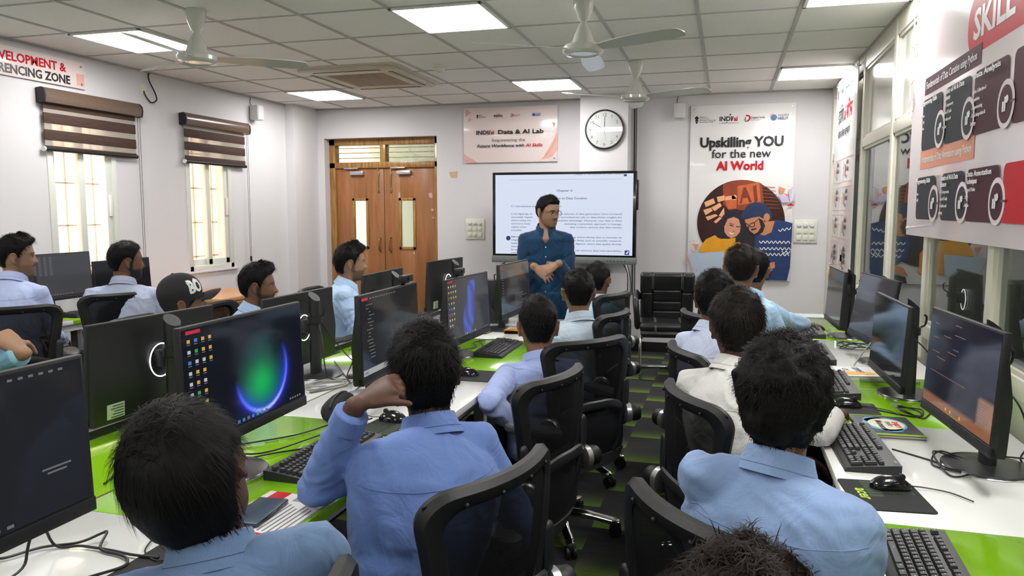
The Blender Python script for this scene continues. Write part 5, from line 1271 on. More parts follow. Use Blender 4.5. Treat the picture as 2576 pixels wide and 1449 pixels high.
cable('black cables on green island top at far left behind the bright ring monitor', [(-1.62, 1.62, .755), (-1.72, 1.9, .756), (-1.66, 2.05, .76), (-1.75, 2.2, .757), (-1.9, 2.3, .757)])
cable('black cable on the green top behind the door side keyboard', tangle(-1.85, 3.62, 9, .1, 21))
cable('black cable hanging from the door side monitor onto white island top', [(-1.78, 4.85, 1.0), (-1.70, 4.8, .9), (-1.66, 4.7, .757), (-1.75, 4.5, .756)])
cable('black cable on the window desk beside its keyboard', [(-4.5, 4.3, .757), (-4.42, 4.62, .757), (-4.5, 4.75, .757), (-4.38, 4.7, .757)])
for (x, y, lb) in ((-1.60, 3.02, 'black power adapter disc lying on white island top, left one'), (-1.50, 2.98, 'black power adapter disc lying on white island top, right one')):
    b = MB(); b.lathe([(.002, 0), (.032, 0), (.034, .006), (.026, .012), (.002, .012)], 20); o = b.build('power_adapter', M_black, loc=(x, y, .75)); tag(o, lb, 'adapter', 'power adapters')
# ------------------------------------------------------------------ people
HZ = np.array([-.122, -.118, -.108, -.09, -.065, -.035, -.005, .025, .045, .062, .078, .092, .103, .110, .1145, .1165])
_cr = np.sqrt(np.clip(1 - ((HZ - .02) / .0967) ** 2, 0, 1))
HW = np.where(HZ < .03, [.004, .024, .040, .053, .063, .070, .0745, .076] + [0] * 8, .0762 * _cr)
HF = np.where(HZ < .03, [.055, .072, .082, .086, .086, .087, .089, .092] + [0] * 8, -.003 + .0955 * _cr)
HB = np.where(HZ < .03, [.030, .012, -.010, -.040, -.066, -.084, -.094, -.098] + [0] * 8, -.003 - .0955 * _cr)
def head_pt(z, phi):
    """phi 0 = front (+Y), positive to the right (+X)"""
    w_ = np.interp(z, HZ, HW); f = np.interp(z, HZ, HF); bk = np.interp(z, HZ, HB)
    yc = (f + bk) / 2; d = (f - bk) / 2
    s, c = math.sin(phi), math.cos(phi)
    x = w_ * math.copysign(abs(s) ** .88, s); y = yc + d * math.copysign(abs(c) ** .92, c)
    if z < .03: n = Vector((x / max(w_, .01) ** 2, (y - yc) / max(d, .01) ** 2, (z - .0) / .115 ** 2)).normalized()
    else: n = Vector((x / .0762 ** 2, (y + .003) / .0955 ** 2, (z - .02 + .02 * max(0, (.06 - z) / .03)) / .0967 ** 2)).normalized()
    return Vector((x, y, z)), n
def head_verts(b, M):
    nz, na = 46, 56
    zs = [-.122 + .2385 * (.5 - .5 * math.cos(PI * (i + .02) / (nz - .96))) for i in range(nz)]
    rs = []
    for z in zs:
        ring = []
        for j in range(na):
            p, n = head_pt(z, 2 * PI * j / na)
            x, y = p.x, p.y
            if y > .02:
                ax = abs(x)
                nose = math.exp(-(x / (.010 + .006 * max(0, (.01 - z) / .04))) ** 2) * np.interp(z, [-.052, -.044, -.036, -.03, -.01, .012, .022], [0, .012, .027, .026, .015, .005, 0])
                nost = .007 * math.exp(-((ax - .013) / .007) ** 2) * math.exp(-((z + .036) / .008) ** 2)
                eye = -.009 * math.exp(-((ax - .032) / .017) ** 2) * math.exp(-((z - .002) / .012) ** 2)
                brow = .005 * math.exp(-((ax - .03) / .025) ** 2) * math.exp(-((z - .022) / .008) ** 2)
                lip = (.006 * math.exp(-((z + .063) / .006) ** 2) + .006 * math.exp(-((z + .076) / .006) ** 2) - .003 * math.exp(-((z + .0695) / .003) ** 2)) * math.exp(-(x / .022) ** 2)
                chin = .006 * math.exp(-(x / .02) ** 2) * math.exp(-((z + .105) / .012) ** 2)
                chk = .004 * math.exp(-((ax - .045) / .018) ** 2) * math.exp(-((z + .025) / .02) ** 2)
                y += nose + nost + eye + brow + lip + chin + chk
            ring.append(Vector((x, y, z)))
        rs.append(ring)
    b.rings(rs, M=M)
    for sg in (-1, 1):      # eyeballs and ears
        b.sphere((.031 * sg, .0765, .002), .0115, M, nu=12, nv=8)
        E_ = M @ T(.0765 * sg, -.006, -.004) @ RZ(-sg * .35) @ RX(-.12)
        b.sphere((.007 * sg, -.004, 0), 1, E_, nu=14, nv=10, sc=(.006, .017, .031))
        rim = [(.011 * sg, .012, -.006), (.012 * sg, .012, .016), (.014 * sg, .003, .030), (.017 * sg, -.012, .030), (.018 * sg, -.021, .015), (.016 * sg, -.019, -.004), (.012 * sg, -.01, -.022), (.008 * sg, .002, -.032)]
        b.tube(spline(rim, 4), .0048, 7, M=E_, round_caps=True)
        b.sphere((.006 * sg, .002, -.028), .0085, E_, nu=8, nv=6)
def finger(b, M, base, d0, up, lens, curls, r0, r1):
    """chain of three phalanges bending about the across axis, in hand frame"""
    p = Vector(base); d = Vector(d0).normalized(); u = Vector(up)
    ax = d.cross(u).normalized(); P = [p]; R_ = [r0]
    for k, (l, c) in enumerate(zip(lens, curls)):
        d = (Matrix.Rotation(-math.radians(c), 3, ax) @ d); p = p + d * l; P.append(p); R_.append(r0 + (r1 - r0) * (k + 1) / 3)
    Q_ = []; RR = []
    for i in range(len(P) - 1):
        for j in range(3): t_ = j / 3; Q_.append(P[i].lerp(P[i + 1], t_)); RR.append((R_[i] * (1 - t_) + R_[i + 1] * t_) * (1.08 if j == 0 and i else 1))
    Q_.append(P[-1]); RR.append(R_[-1])
    b.tube(Q_, RR, 9, M=M, round_caps=True)
def hand(b, wrist, dirv, dorsal, side, curl=(25, 30, 20), spread=6, thumb=(30, 20, 15), s=.95, tdir=None):
    """side +1: thumb on the hand's +X in a frame Y=fingers, Z=back of hand"""
    y = Vector(dirv).normalized(); z = Vector(dorsal); z = (z - y * z.dot(y)).normalized(); x = y.cross(z)
    M = Matrix(((x.x * s, y.x * s, z.x * s, wrist[0]), (x.y * s, y.y * s, z.y * s, wrist[1]), (x.z * s, y.z * s, z.z * s, wrist[2]), (0, 0, 0, 1)))
    rs = []
    for yy, w_, h_ in ((-.03, .026, .020), (0, .027, .019), (.025, .034, .019), (.055, .041, .018), (.085, .041, .0145), (.097, .037, .011)):
        rs.append([Vector((w_ * math.cos(a), yy, h_ * math.sin(a) - .002)) for a in [2 * PI * j / 16 for j in range(16)]])
    b.rings(rs, M=M)
    for i, (bx, L_) in enumerate(((.029, .070), (.0098, .079), (-.0098, .073), (-.028, .057))):
        bx *= side; a = math.radians(spread * (1.5 - i)) * side
        finger(b, M, (bx, .088 - abs(bx) * .15, .001), (math.sin(a), math.cos(a), 0), (0, 0, 1), (L_ * .48, L_ * .30, L_ * .24), curl if not isinstance(curl[0], tuple) else curl[i], .0092 if i < 3 else .008, .0072)
    td = tdir or (.75 * side, .62, -.25)
    finger(b, M, (.026 * side, .022, -.004), td, (-.5 * side, .2, .8), (.042, .032, .026), thumb, .0125, .0085)
    return M
def ik(S, W, l1, l2, pole):
    S, W = Vector(S), Vector(W); d = W - S; L_ = d.length
    if L_ > (l1 + l2) * .985: d = d * ((l1 + l2) * .985 / L_); L_ = d.length; W = S + d
    a = (l1 * l1 - l2 * l2 + L_ * L_) / (2 * L_); h = math.sqrt(max(0, l1 * l1 - a * a)); u = d.normalized()
    p = Vector(pole); p = (p - u * p.dot(u))
    if p.length < 1e-5: p = u.orthogonal()
    return S + u * a + p.normalized() * h, W
def remesh(b, vox, sm, name):
    me = bpy.data.meshes.new(name); me.from_pydata(b.v, [], b.f)
    bm = bmesh.new(); bm.from_mesh(me); bmesh.ops.recalc_face_normals(bm, faces=bm.faces); bm.to_mesh(me); bm.free()
    ob = bpy.data.objects.new(name, me); COL.objects.link(ob)
    md = ob.modifiers.new('r', 'REMESH'); md.mode = 'VOXEL'; md.voxel_size = vox
    ms = ob.modifiers.new('s', 'SMOOTH'); ms.factor = .5; ms.iterations = sm
    dg = bpy.context.evaluated_depsgraph_get(); res = bpy.data.meshes.new_from_object(ob.evaluated_get(dg))
    bpy.data.objects.remove(ob); bpy.data.meshes.remove(me)
    res.polygons.foreach_set('use_smooth', [True] * len(res.polygons))
    return res
def mesh_np(me):
    v = np.empty(len(me.vertices) * 3, np.float32); me.vertices.foreach_get('co', v)
    n = np.empty(len(me.vertices) * 3, np.float32); me.vertex_normals.foreach_get('vector', n)
    return v.reshape(-1, 3).astype(float), n.reshape(-1, 3).astype(float)
def shirt_mat(name, col):
    if name in MATS: return MATS[name]
    m = mat(name, col, .8, sheen=.15, spec=.25)
    nt = m.node_tree; N = nt.nodes; L = nt.links; b = N['Principled BSDF']
    tc = N.new('ShaderNodeTexCoord'); n1 = N.new('ShaderNodeTexNoise'); n1.inputs['Scale'].default_value = 420; n1.inputs['Detail'].default_value = 1
    n2 = N.new('ShaderNodeTexNoise'); n2.inputs['Scale'].default_value = 11; n2.inputs['Detail'].default_value = 3; n2.inputs['Distortion'].default_value = 1.2
    L.new(tc.outputs['Object'], n1.inputs['Vector']); L.new(tc.outputs['Object'], n2.inputs['Vector'])
    mx = N.new('ShaderNodeMix'); mx.data_type = 'RGBA'
    mx.inputs[6].default_value = (*[c * .88 for c in col], 1); mx.inputs[7].default_value = (*[min(1, c * 1.1) for c in col], 1)
    L.new(n1.outputs['Fac'], mx.inputs[0]); L.new(mx.outputs[2], b.inputs['Base Color'])
    bp = N.new('ShaderNodeBump'); bp.inputs['Strength'].default_value = .5; bp.inputs['Distance'].default_value = .02
    L.new(n2.outputs['Fac'], bp.inputs['Height']); L.new(bp.outputs[0], b.inputs['Normal'])
    MATS[name] = m
    return m
M_skin = attr_mat('skin', .52, spec=.4, bump=.12)
M_trou = mat('navy_trousers', (.012, .014, .022), .8, var=.2, vs=30, bump=.3, bs=40)
M_shoe = mat('black_shoe', (.012, .011, .010), .35)
def hair_mat(name, col, rough=.55):
    m = mat(name, col, rough, spec=.12)
    if not m.get('done'):
        m['done'] = 1; nt = m.node_tree; N = nt.nodes; L = nt.links; b = N['Principled BSDF']
        tc = N.new('ShaderNodeTexCoord'); n1 = N.new('ShaderNodeTexNoise'); n1.inputs['Scale'].default_value = 120; n1.inputs['Detail'].default_value = 3
        L.new(tc.outputs['Object'], n1.inputs['Vector']); mx = N.new('ShaderNodeMix'); mx.data_type = 'RGBA'
        mx.inputs[6].default_value = (*[c * .5 for c in col], 1); mx.inputs[7].default_value = (*[c * 1.7 for c in col], 1)
        L.new(n1.outputs['Fac'], mx.inputs[0]); L.new(mx.outputs[2], b.inputs['Base Color'])
    return m
HL_PHI = np.radians([0, 25, 45, 62, 72, 82, 95, 110, 125, 145, 180])
def hair_mask(z, phi, st):
    ap = abs((phi + PI) % (2 * PI) - PI)
    nape = st.get('nape', -.075); side = st.get('side', .022); front = st.get('front', .072); burn = st.get('burn', -.015)
    hl = np.interp(ap, HL_PHI, [front, front, front - .004, front - .022, .030, burn, side, side - .008, side - .045, nape + .012, nape])
    return hl, ap
def build_hair(M, st, hs, seed, inv):
    """returns MB in world-aligned local coordinates (M: head matrix)"""
    b = MB(); nz, na = 54, 72
    top, sd, bk = st.get('top', .03) * .72, st.get('sides', .012), st.get('back', .014)
    zs = [-.118 + .2343 * (.5 - .5 * math.cos(PI * (.12 + .88 * (i + .05) / (nz - .9)))) for i in range(nz)]
    roots = []; rs = []
    rng = np.random.default_rng(seed)
    pts = []
    for z in zs:
        for j in range(na):
            phi = 2 * PI * j / na; p, n = head_pt(z, phi); pts.append((p.x, p.y, p.z, n.x, n.y, n.z, phi))
    A = np.array(pts); P = A[:, :3]; Nn = A[:, 3:6]; ph = A[:, 6]
    hl = np.array([hair_mask(z, f, st)[0] for z, f in zip(P[:, 2], ph)]); ap = np.abs((ph + PI) % (2 * PI) - PI)
    mask = sstep(P[:, 2] - hl, -.006, .008)
    th = (sd + (bk - sd) * sstep(ap, 1.7, 2.6)); fade = st.get('fade', .045)
    th = th * (.15 + .85 * sstep(P[:, 2] - hl, 0, fade))
    th = th + (top - th) * sstep(P[:, 2], st.get('tz0', .0), st.get('tz1', .115))
    th = th + st.get('quiff', 0.) * sstep(P[:, 2], .05, .085) * sstep(-ap, -.9, -.2)
    cl = vnoise(np.c_[P[:, 0] * 70, P[:, 1] * 70, P[:, 2] * 28] + seed, 3) * .22 + vnoise(P * 38 + seed, 4) * .22 + vnoise(P * 130, 7) * .10
    th = th * (1 + cl * st.get('rough', 1.))
    off = th * mask - .007 * (1 - mask)
    W_ = P + Nn * off[:, None]
    k = 0
    for i in range(nz):
        rs.append([Vector(W_[i * na + j]) for j in range(na)])
    b.rings(rs, M=M)
    # strands
    ns = st.get('strands', 1500); wdt = st.get('width', .0009); Ls = st.get('len', .03)
    idx = rng.choice(np.where(mask > .55)[0], ns)
    wl = Vector((.01, -.045, .116))
    for i in idx:
        p0 = Vector(P[i]) + Vector(Nn[i]) * max(.0, float(off[i]) * (.99 if P[i, 2] > .085 else st.get('root', .85))); n = Vector(Nn[i])
        p0 += Vector(rng.normal(0, .0035, 3)); 
        fl = (p0 - wl); fl = fl - n * fl.dot(n)
        if fl.length < 1e-5: continue
        fl.normalize(); fl = (fl + Vector((0, 0, -.5)) * (1 if p0.z < .06 else .1) + Vector(rng.normal(0, st.get('messy', .35), 3)))
        near = (p0 - wl).length < .062
        if near: fl = Vector(rng.normal(0, 1, 3)); fl.z *= .3
        fl = (fl - n * fl.dot(n) * .85).normalized()
        lf_ = st.get('lift', .32) * (.8 if near else 1)
        L_ = Ls * (.7 if near else 1) * (.45 + .8 * rng.random()) * (1.0 if p0.z > .02 else st.get('lowlen', .45)); d = (fl * .9 + n * lf_).normalized(); sd_ = n.cross(fl).normalized() * wdt
        p1 = p0 + d * L_ * .5; p2 = p1 + (d - n * lf_ * 1.5 + Vector((0, 0, -.12))).normalized() * L_ * .5
        b.add([p0 - sd_, p0 + sd_, p1 + sd_ * .8, p1 - sd_ * .8, p2], [(0, 1, 2, 3), (3, 2, 4)], M)
    return b
def person(label, Hc, hyaw, byaw, shirt, skin=(.20, .105, .062), hp=0., hr=0., hs=1., lean=.04, pel=None, st=None, hairc=('black_hair', (.0055, .005, .005)), beard=0., WL=None, WR=None, EL=None, ER=None, SL=None, SR=None, sw=1.0, stand=False, vox=.0065, hands=(None, None), bulge=.05, legyaw=None, seam=True, collar=True, seed=1, tw=1.0, trou=None, poleL=None, poleR=None, tuck=True, nkf=.03, vneck=False):
    st = st or {}
    Hc = Vector(Hc); up = Vector((0, 0, 1)); th = math.radians(byaw)
    fb = Vector((math.sin(th), math.cos(th), 0)); rb = Vector((math.cos(th), -math.sin(th), 0))
    Mh = T(*Hc) @ RZ(-math.radians(hyaw)) @ RX(math.radians(hp)) @ RY(math.radians(hr)) @ Matrix.Scale(hs, 4)
    N1 = Hc - up * .152 * hs - fb * nkf; N2 = Mh @ Vector((0, -.035, -.155)); N = N1.lerp(N2, .5)
    if pel is None:
        pz = .86 if stand else max(.42, min(.54, N.z - .43)); pel = Vector((N.x, N.y, 0)) - fb * lean; pel.z = pz
    P = Vector(pel); org = Vector((P.x, P.y, 0)); 
    mid = P.lerp(N, .55) - fb * bulge
    def spine(t_):
        if t_ <= 1: a = P.lerp(mid, t_); c = mid.lerp(N, t_); return a.lerp(c, t_)
        return N + (N - mid).normalized() * (t_ - 1) * (N - P).length
    secs = [(-.16, .10, .075), (-.1, .155, .115), (.0, .168, .125), (.15, .162, .12), (.33, .150, .112), (.52, .162, .118), (.68, .176, .122), (.80, .176, .112), (.88, .158, .096), (.94, .112, .082), (1.0, .066, .068), (1.03, .056, .060)]
    def torso(b, k, t0=-.2):
        rs = []
        for t_, w_, d_ in secs:
            if t_ < t0: continue
            c = spine(max(0, t_)) + (P - mid).normalized() * max(0, -t_) * .6 if t_ < 0 else spine(t_)
            tg = (spine(min(1.05, t_ + .03)) - spine(max(0, t_ - .03))).normalized() if t_ >= 0 else (mid - P).normalized()
            f_ = (fb - tg * fb.dot(tg)).normalized(); r_ = f_.cross(tg)
            kk = k * (tw if t_ < .86 else 1)
            w2 = w_ * kk * (sw if t_ > .5 and t_ < .97 else 1); d2 = d_ * kk
            rs.append([c + r_ * w2 * math.copysign(abs(math.cos(a)) ** .85, math.cos(a)) + f_ * d2 * math.copysign(abs(math.sin(a)) ** .9, math.sin(a)) for a in [2 * PI * j / 28 for j in range(28)]])
        b.rings(rs)
    c88 = spine(.865)
    SL = Vector(SL) if SL else c88 - rb * .168 * sw; SR = Vector(SR) if SR else c88 + rb * .168 * sw
    defW = lambda sg: P + fb * .33 + rb * .10 * sg + up * .12
    Wl = Vector(WL) if WL else defW(-1); Wr = Vector(WR) if WR else defW(1)
    arms = []
    for S, W, E_, sg, pole in ((SL, Wl, EL, -1, poleL), (SR, Wr, ER, 1, poleR)):
        if E_ is None: E_, W = ik(S, W, .285, .25, pole or (rb * .5 * sg - up * 1 - fb * .35))
        arms.append((S, Vector(E_), W, sg))
    # ---- body
    b = MB(); head_verts(b, Mh)
    nk = Mh @ Vector((0, -.022, -.055))
    b.tube([N - (nk - N).normalized() * .06, N, N.lerp(nk, .5), nk], [.070, .060 * hs, .054 * hs, .055 * hs], 18)
    torso(b, .88)
    for i, (S, E_, W, sg) in enumerate(arms):
        b.tube([c88.lerp(S, .2), S, S.lerp(E_, .5), E_], [.05, .048, .043, .037], 12, round_caps=True)
        b.tube([E_, E_.lerp(W, .3), W], [.037, .038, .026], 12, round_caps=True)
        hk = hands[i] or {}
        hd = Vector(hk.get('dir', (W - E_))).normalized(); dor = Vector(hk.get('dorsal', up + fb * .01))
        hand(b, W + hd * .015, hd, dor, hk.get('side', (1 if sg < 0 else -1)), hk.get('curl', (22, 28, 18)), hk.get('spread', 5), hk.get('thumb', (25, 15, 12)), hk.get('s', .95), hk.get('tdir'))
    ly = math.radians(legyaw if legyaw is not None else byaw); lf = Vector((math.sin(ly), math.cos(ly), 0)); lr = Vector((math.cos(ly), -math.sin(ly), 0))
    legs = []
    for sg in (-1, 1):
        h = P + lr * .088 * sg - up * .02
        if stand: k = Vector((h.x, h.y, .47)) + lf * .01 + lr * .015 * sg; a = Vector((k.x, k.y, .085)) - lf * .02
        else: k = h + lf * .40 + lr * .05 * sg; k.z = P.z - .02; a = Vector((k.x, k.y, .09)) + lf * .04
        legs.append((h, k, a)); b.tube([h, h.lerp(k, .5), k], [.075, .062, .05], 12, round_caps=True); b.tube([k, k.lerp(a, .35), a], [.048, .046, .032], 12, round_caps=True)
        b.tube([a, a + lf * .08 - up * .035, a + lf * .16 - up * .05], [.034, .034, .028], 10, round_caps=True)
    b.v = [tuple(Vector(v) - org) for v in b.v]
    me = remesh(b, vox, 2, 'person')
    v, n = mesh_np(me)
    Mi = np.array((Matrix.Translation(org).inverted() @ Mh).inverted()); L_ = (np.c_[v, np.ones(len(v))] @ Mi.T)[:, :3]
    col = np.tile(np.array(skin), (len(v), 1)); blot = vnoise(v * 45, seed) * .06 + vnoise(v * 14, seed + 1) * .06; col *= (1 + blot)[:, None]
    x, y, z = L_[:, 0], L_[:, 1], L_[:, 2]; ax = np.abs(x); inh = (z > -.14) & (z < .14) & (np.abs(y) < .14) & (ax < .12)
    def mixc(mask, c):
        nonlocal col
        mask = np.where(inh, np.clip(mask, 0, 1), 0)[:, None]; col = col * (1 - mask) + np.array(c) * mask
    fr = sstep(y, .03, .05)
    if beard:
        bm_ = sstep(-z, .040, .056) * sstep(y, -.012, .012) * (1 - np.exp(-(x / .020) ** 2) * np.exp(-((z + .070) / .007) ** 2)) + np.exp(-((z + .054) / .006) ** 2) * sstep(-ax, -.03, -.02) * fr + sstep(-np.abs(y - .005), -.018, -.008) * sstep(-z, -.02, .0) * sstep(ax, .05, .06) * sstep(z, -.06, -.05)
        mixc(bm_ * beard, (.012, .010, .009))
    mixc(np.exp(-(x / .022) ** 4) * (np.exp(-((z + .063) / .005) ** 2) + np.exp(-((z + .076) / .0055) ** 2)) * fr * .6, (skin[0] * .8, skin[1] * .5, skin[2] * .5))
    mixc(sstep(ax, .012, .016) * sstep(-ax, -.052, -.046) * np.exp(-((z - .022 + (ax - .03) * .12) / .0048) ** 2) * fr * .9, (.012, .010, .009))
    er = np.sqrt((ax - .031) ** 2 * .55 + (z - .002) ** 2 * 2.6)
    mixc((er < .0105).astype(float) * sstep(y, .066, .07), (.26, .23, .21)); mixc((np.sqrt((ax - .031) ** 2 + (z - .002) ** 2) < .0068).astype(float) * sstep(y, .066, .07), (.010, .008, .007))
    mixc(np.exp(-((z - .010) / .0028) ** 2) * np.exp(-((ax - .031) / .013) ** 2) * fr * .9, (.012, .01, .009))
    mixc(np.exp(-((ax - .010) / .0035) ** 2) * np.exp(-((z + .044) / .003) ** 2) * fr * .8, (.02, .01, .008))
    ca = me.color_attributes.new('Col', 'FLOAT_COLOR', 'POINT'); ca.data.foreach_set('color', np.c_[np.clip(col, 0, 1), np.ones(len(v))].astype(np.float32).ravel())
    me.materials.clear(); me.materials.append(M_skin)
    body = bpy.data.objects.new('person', me); COL.objects.link(body); body.location = org
    tag(body, label, 'person')
    # ---- shirt
    b = MB(); torso(b, 1.07, -.12 if tuck else .0)
    if not tuck:
        b.rings([[P + up * z_ + rb * .172 * k_ * math.cos(a) + fb * .128 * k_ * math.sin(a) for a in [2 * PI * j / 28 for j in range(28)]] for z_, k_ in ((-.13, 1.02), (-.12, 1.04), (0, 1.02), (.08, .98))])
    b.tube([N - up * .04, N + (nk - N).normalized() * .004], [.078, .062], 18)
    for (S, E_, W, sg) in arms:
        b.tube([N - up * .035, N.lerp(S, .5) - up * .012, S - up * .004], [.046, .052, .053], 14, round_caps=True)
        b.tube([c88.lerp(S, .35), S, S.lerp(E_, .35), S.lerp(E_, .7), E_], [.054, .057, .053, .048, .044], 16, round_caps=True)
        ce = W - (W - E_).normalized() * .015
        b.tube([E_, E_.lerp(ce, .35), E_.lerp(ce, .75), E_.lerp(ce, .8), ce], [.044, .045, .041, .039, .038], 16)
        b.sphere(E_, .0445)
    b.v = [tuple(Vector(v_) - org) for v_ in b.v]
    me = remesh(b, .0085 if vox < .008 else .011, 5, 'shirt')
    if vneck:       # open collar: cut a V out of the front
        bm = bmesh.new(); bm.from_mesh(me); n0 = N - org
        kill = [q_ for q_ in bm.verts if (q_.co - n0).dot(fb) > .0 and -.085 < q_.co.z - n0.z and abs((q_.co - n0).dot(rb)) < .042 * (q_.co.z - n0.z + .085) / .085]
        bmesh.ops.delete(bm, geom=kill, context='VERTS'); bm.to_mesh(me); bm.free()
        me.polygons.foreach_set('use_smooth', [True] * len(me.polygons))
    v, n = mesh_np(me)
    o3 = np.array(org); 
    amp = np.full(len(v), .0042)
    for (S, E_, W, sg) in arms:
        for J, rr, aa in ((E_, .12, .012), (S - up * .09, .11, .010), ((E_ + W) / 2, .10, .008)):
            d_ = np.linalg.norm(v + o3 - np.array(J), axis=1); amp = np.maximum(amp, aa * np.exp(-(d_ / rr) ** 2))
    amp = np.maximum(amp, .011 * np.exp(-((v[:, 2] - (P.z + .10)) / .09) ** 2))
    w1 = vnoise(v * 9 + seed, seed) * .9
    fa = np.array((fb * .3 + rb * .5 + up * .8)); fa2 = np.array((rb * .9 - up * .35))
    s1 = v @ fa * 26 + w1 * 2.2 + seed; s2 = v @ fa2 * 20 + w1 * 2.5
    rid = (1 - np.abs(vnoise(np.c_[s1, s2 * .28, w1], seed + 2)) * 2) * .6 + (1 - np.abs(vnoise(np.c_[s2, s1 * .22, w1 + 5], seed + 3)) * 2) * .4 + vnoise(v * 30, seed + 4) * .2
    v = v + n * (rid * amp * 1.35)[:, None]; me.vertices.foreach_set('co', v.astype(np.float32).ravel())
    me.materials.clear(); me.materials.append(shirt_mat(*shirt)); me.update()
    so = bpy.data.objects.new('shirt', me); COL.objects.link(so); so.parent = body
    bvh = BVHTree.FromPolygons([tuple(p) for p in v], [tuple(p.vertices) for p in me.polygons])
    sm_ = shirt_mat(*shirt); dk = shirt_mat(shirt[0] + '_seam', tuple(c * .72 for c in shirt[1]))
    if collar:
        ax_ = ((nk - N).normalized() * .8 + up * .2 + fb * .25).normalized(); f_ = (fb - ax_ * fb.dot(ax_)).normalized(); r_ = f_.cross(ax_); c0 = N - org + (nk - N).normalized() * .014 + f_ * .002
        prof = [(.066 * hs, -.024), (.0625 * hs, .032), (.0645 * hs, .038), (.068 * hs, .037), (.079 * hs, .0), (.087 * hs, -.018), (.083 * hs, -.019), (.071, .014), (.071, -.024)]
        rs = []; na = 34
        for j in range(na):
            a = math.radians(14 + 332 * j / (na - 1)); ca_, sa_ = math.cos(a), math.sin(a); fr_ = max(0, ca_) ** 2
            ring = []
            for i, (r0, h) in enumerate(prof):
                rr = r0 + (.018 * fr_ if 4 <= i <= 6 else 0); hh = h - .022 * fr_ - (.028 * max(0, ca_) ** 6 if 4 <= i <= 6 else 0) + .004 * max(0, -ca_)
                ring.append(c0 + (f_ * ca_ * 1.04 + r_ * sa_) * rr + ax_ * hh)
            rs.append(ring)
        cb = MB(); cb.rings(rs); co = cb.build('collar', sm_, body)
        # stitching along the collar edge
        cb = MB(); cb.tube([ring[4] + (ring[4] - c0).normalized() * .001 for ring in rs], .0009, 5); cb.build('collar_stitch', dk, co)
    if seam:
        cb = MB(); pts_ = []
        for i in range(29):
            u = -1 + 2 * i / 28; o = spine(.84) + rb * .185 * sw * u - up * (.018 - .015 * u * u) - org
            hit = bvh.ray_cast(o - fb * .5, fb)
            if hit[0] is not None: pts_.append(hit[0] - fb * .0003)
        pts_ = [p for i, p in enumerate(pts_) if i == 0 or (p - pts_[i - 1]).length < .06]
        if len(pts_) > 4: cb.tube(pts_, .0013, 5)
        for (S, E_, W, sg) in arms:
            d_ = (E_ - S).normalized(); cc = S + (d_ * .02) - org; u1 = d_.orthogonal().normalized(); u2 = d_.cross(u1); pl = []
            for i in range(25):
                a = 2 * PI * i / 24; q_ = u1 * math.cos(a) + u2 * math.sin(a); hit = bvh.ray_cast(cc + q_ * .16, -q_)
                if hit[0] is not None and (hit[0] - cc).length < .105: pl.append(hit[0] + q_ * .0003)
                else:
                    if len(pl) > 3: cb.tube(pl, .0013, 5)
                    pl = []
            if len(pl) > 3: cb.tube(pl, .0013, 5)
        if cb.v: cb.build('shirt_seam', dk, so)
    for (S, E_, W, sg) in arms:
        d_ = (W - E_).normalized(); ce = W - d_ * .018 - org; cb = MB(); cb.tube([ce - d_ * .05, ce - d_ * .048, ce - d_ * .004, ce], [.0405, .044, .0425, .039], 18); cb.build('cuff', sm_, body)
    if vneck:
        cb = MB(); pl = []
        for i in range(18):
            o = Vector((N.x, N.y, N.z - .09 - i * (N.z - .09 - P.z - .05) / 17)) - org; hit = bvh.ray_cast(o + fb * .5, -fb)
            if hit[0] is not None: pl.append(hit[0])
        cb.tube([p_ + rb * .016 for p_ in pl], .0014, 5); cb.build('placket_edge', dk, so)
        for i in (1, 4, 8, 12, 15):
            if i < len(pl): b2_ = MB(); b2_.sphere(pl[i] + fb * .001, .0055, nu=10, nv=6, sc=(1, .6, 1)); b2_.build('button', M_steel, so)
    # ---- trousers, shoes
    b = MB()
    rs = [[P + up * z_ + lr * .165 * k_ * math.cos(a) + lf * .122 * k_ * math.sin(a) for a in [2 * PI * j / 24 for j in range(24)]] for z_, k_ in ((-.1, .75), (-.06, 1.0), (.0, 1.0), (.05, .96))]
    b.rings(rs)
    for h, k, a in legs:
        b.tube([h, h.lerp(k, .5), k], [.092, .08, .066], 14, round_caps=True); b.tube([k, k.lerp(a, .4), a + up * .02], [.066, .062, .055], 14)
    b.v = [tuple(Vector(v_) - org) for v_ in b.v]; me = remesh(b, .014, 3, 'trousers'); me.materials.clear(); me.materials.append(trou or M_trou)
    to = bpy.data.objects.new('trousers', me); COL.objects.link(to); to.parent = body
    for h, k, a in legs:
        b = MB(); rs = []
        for tt, w_, h_ in ((-.06, .022, .03), (-.05, .034, .045), (0, .04, .05), (.08, .043, .04), (.15, .045, .03), (.19, .036, .022), (.205, .015, .012)):
            c = Vector((a.x, a.y, 0)) + lf * tt - org
            rs.append([c + lr * w_ * math.cos(q_) + up * (h_ + h_ * math.sin(q_)) for q_ in [2 * PI * j / 16 for j in range(16)]])
        b.rings(rs); b.build('shoe', M_shoe, body)
    # ---- hair
    if st.get('cap') is None:
        hb = build_hair(Matrix.Translation(-org) @ Mh, st, hs, seed, None); hb.build('hair', hair_mat(*hairc), body, ang=80)
    body['headM'] = [c for r_ in (Matrix.Translation(-org) @ Mh) for c in r_]
    return body
def headM(o):
    a = list(o['headM']); del o['headM']
    return Matrix((a[0:4], a[4:8], a[8:12], a[12:16]))
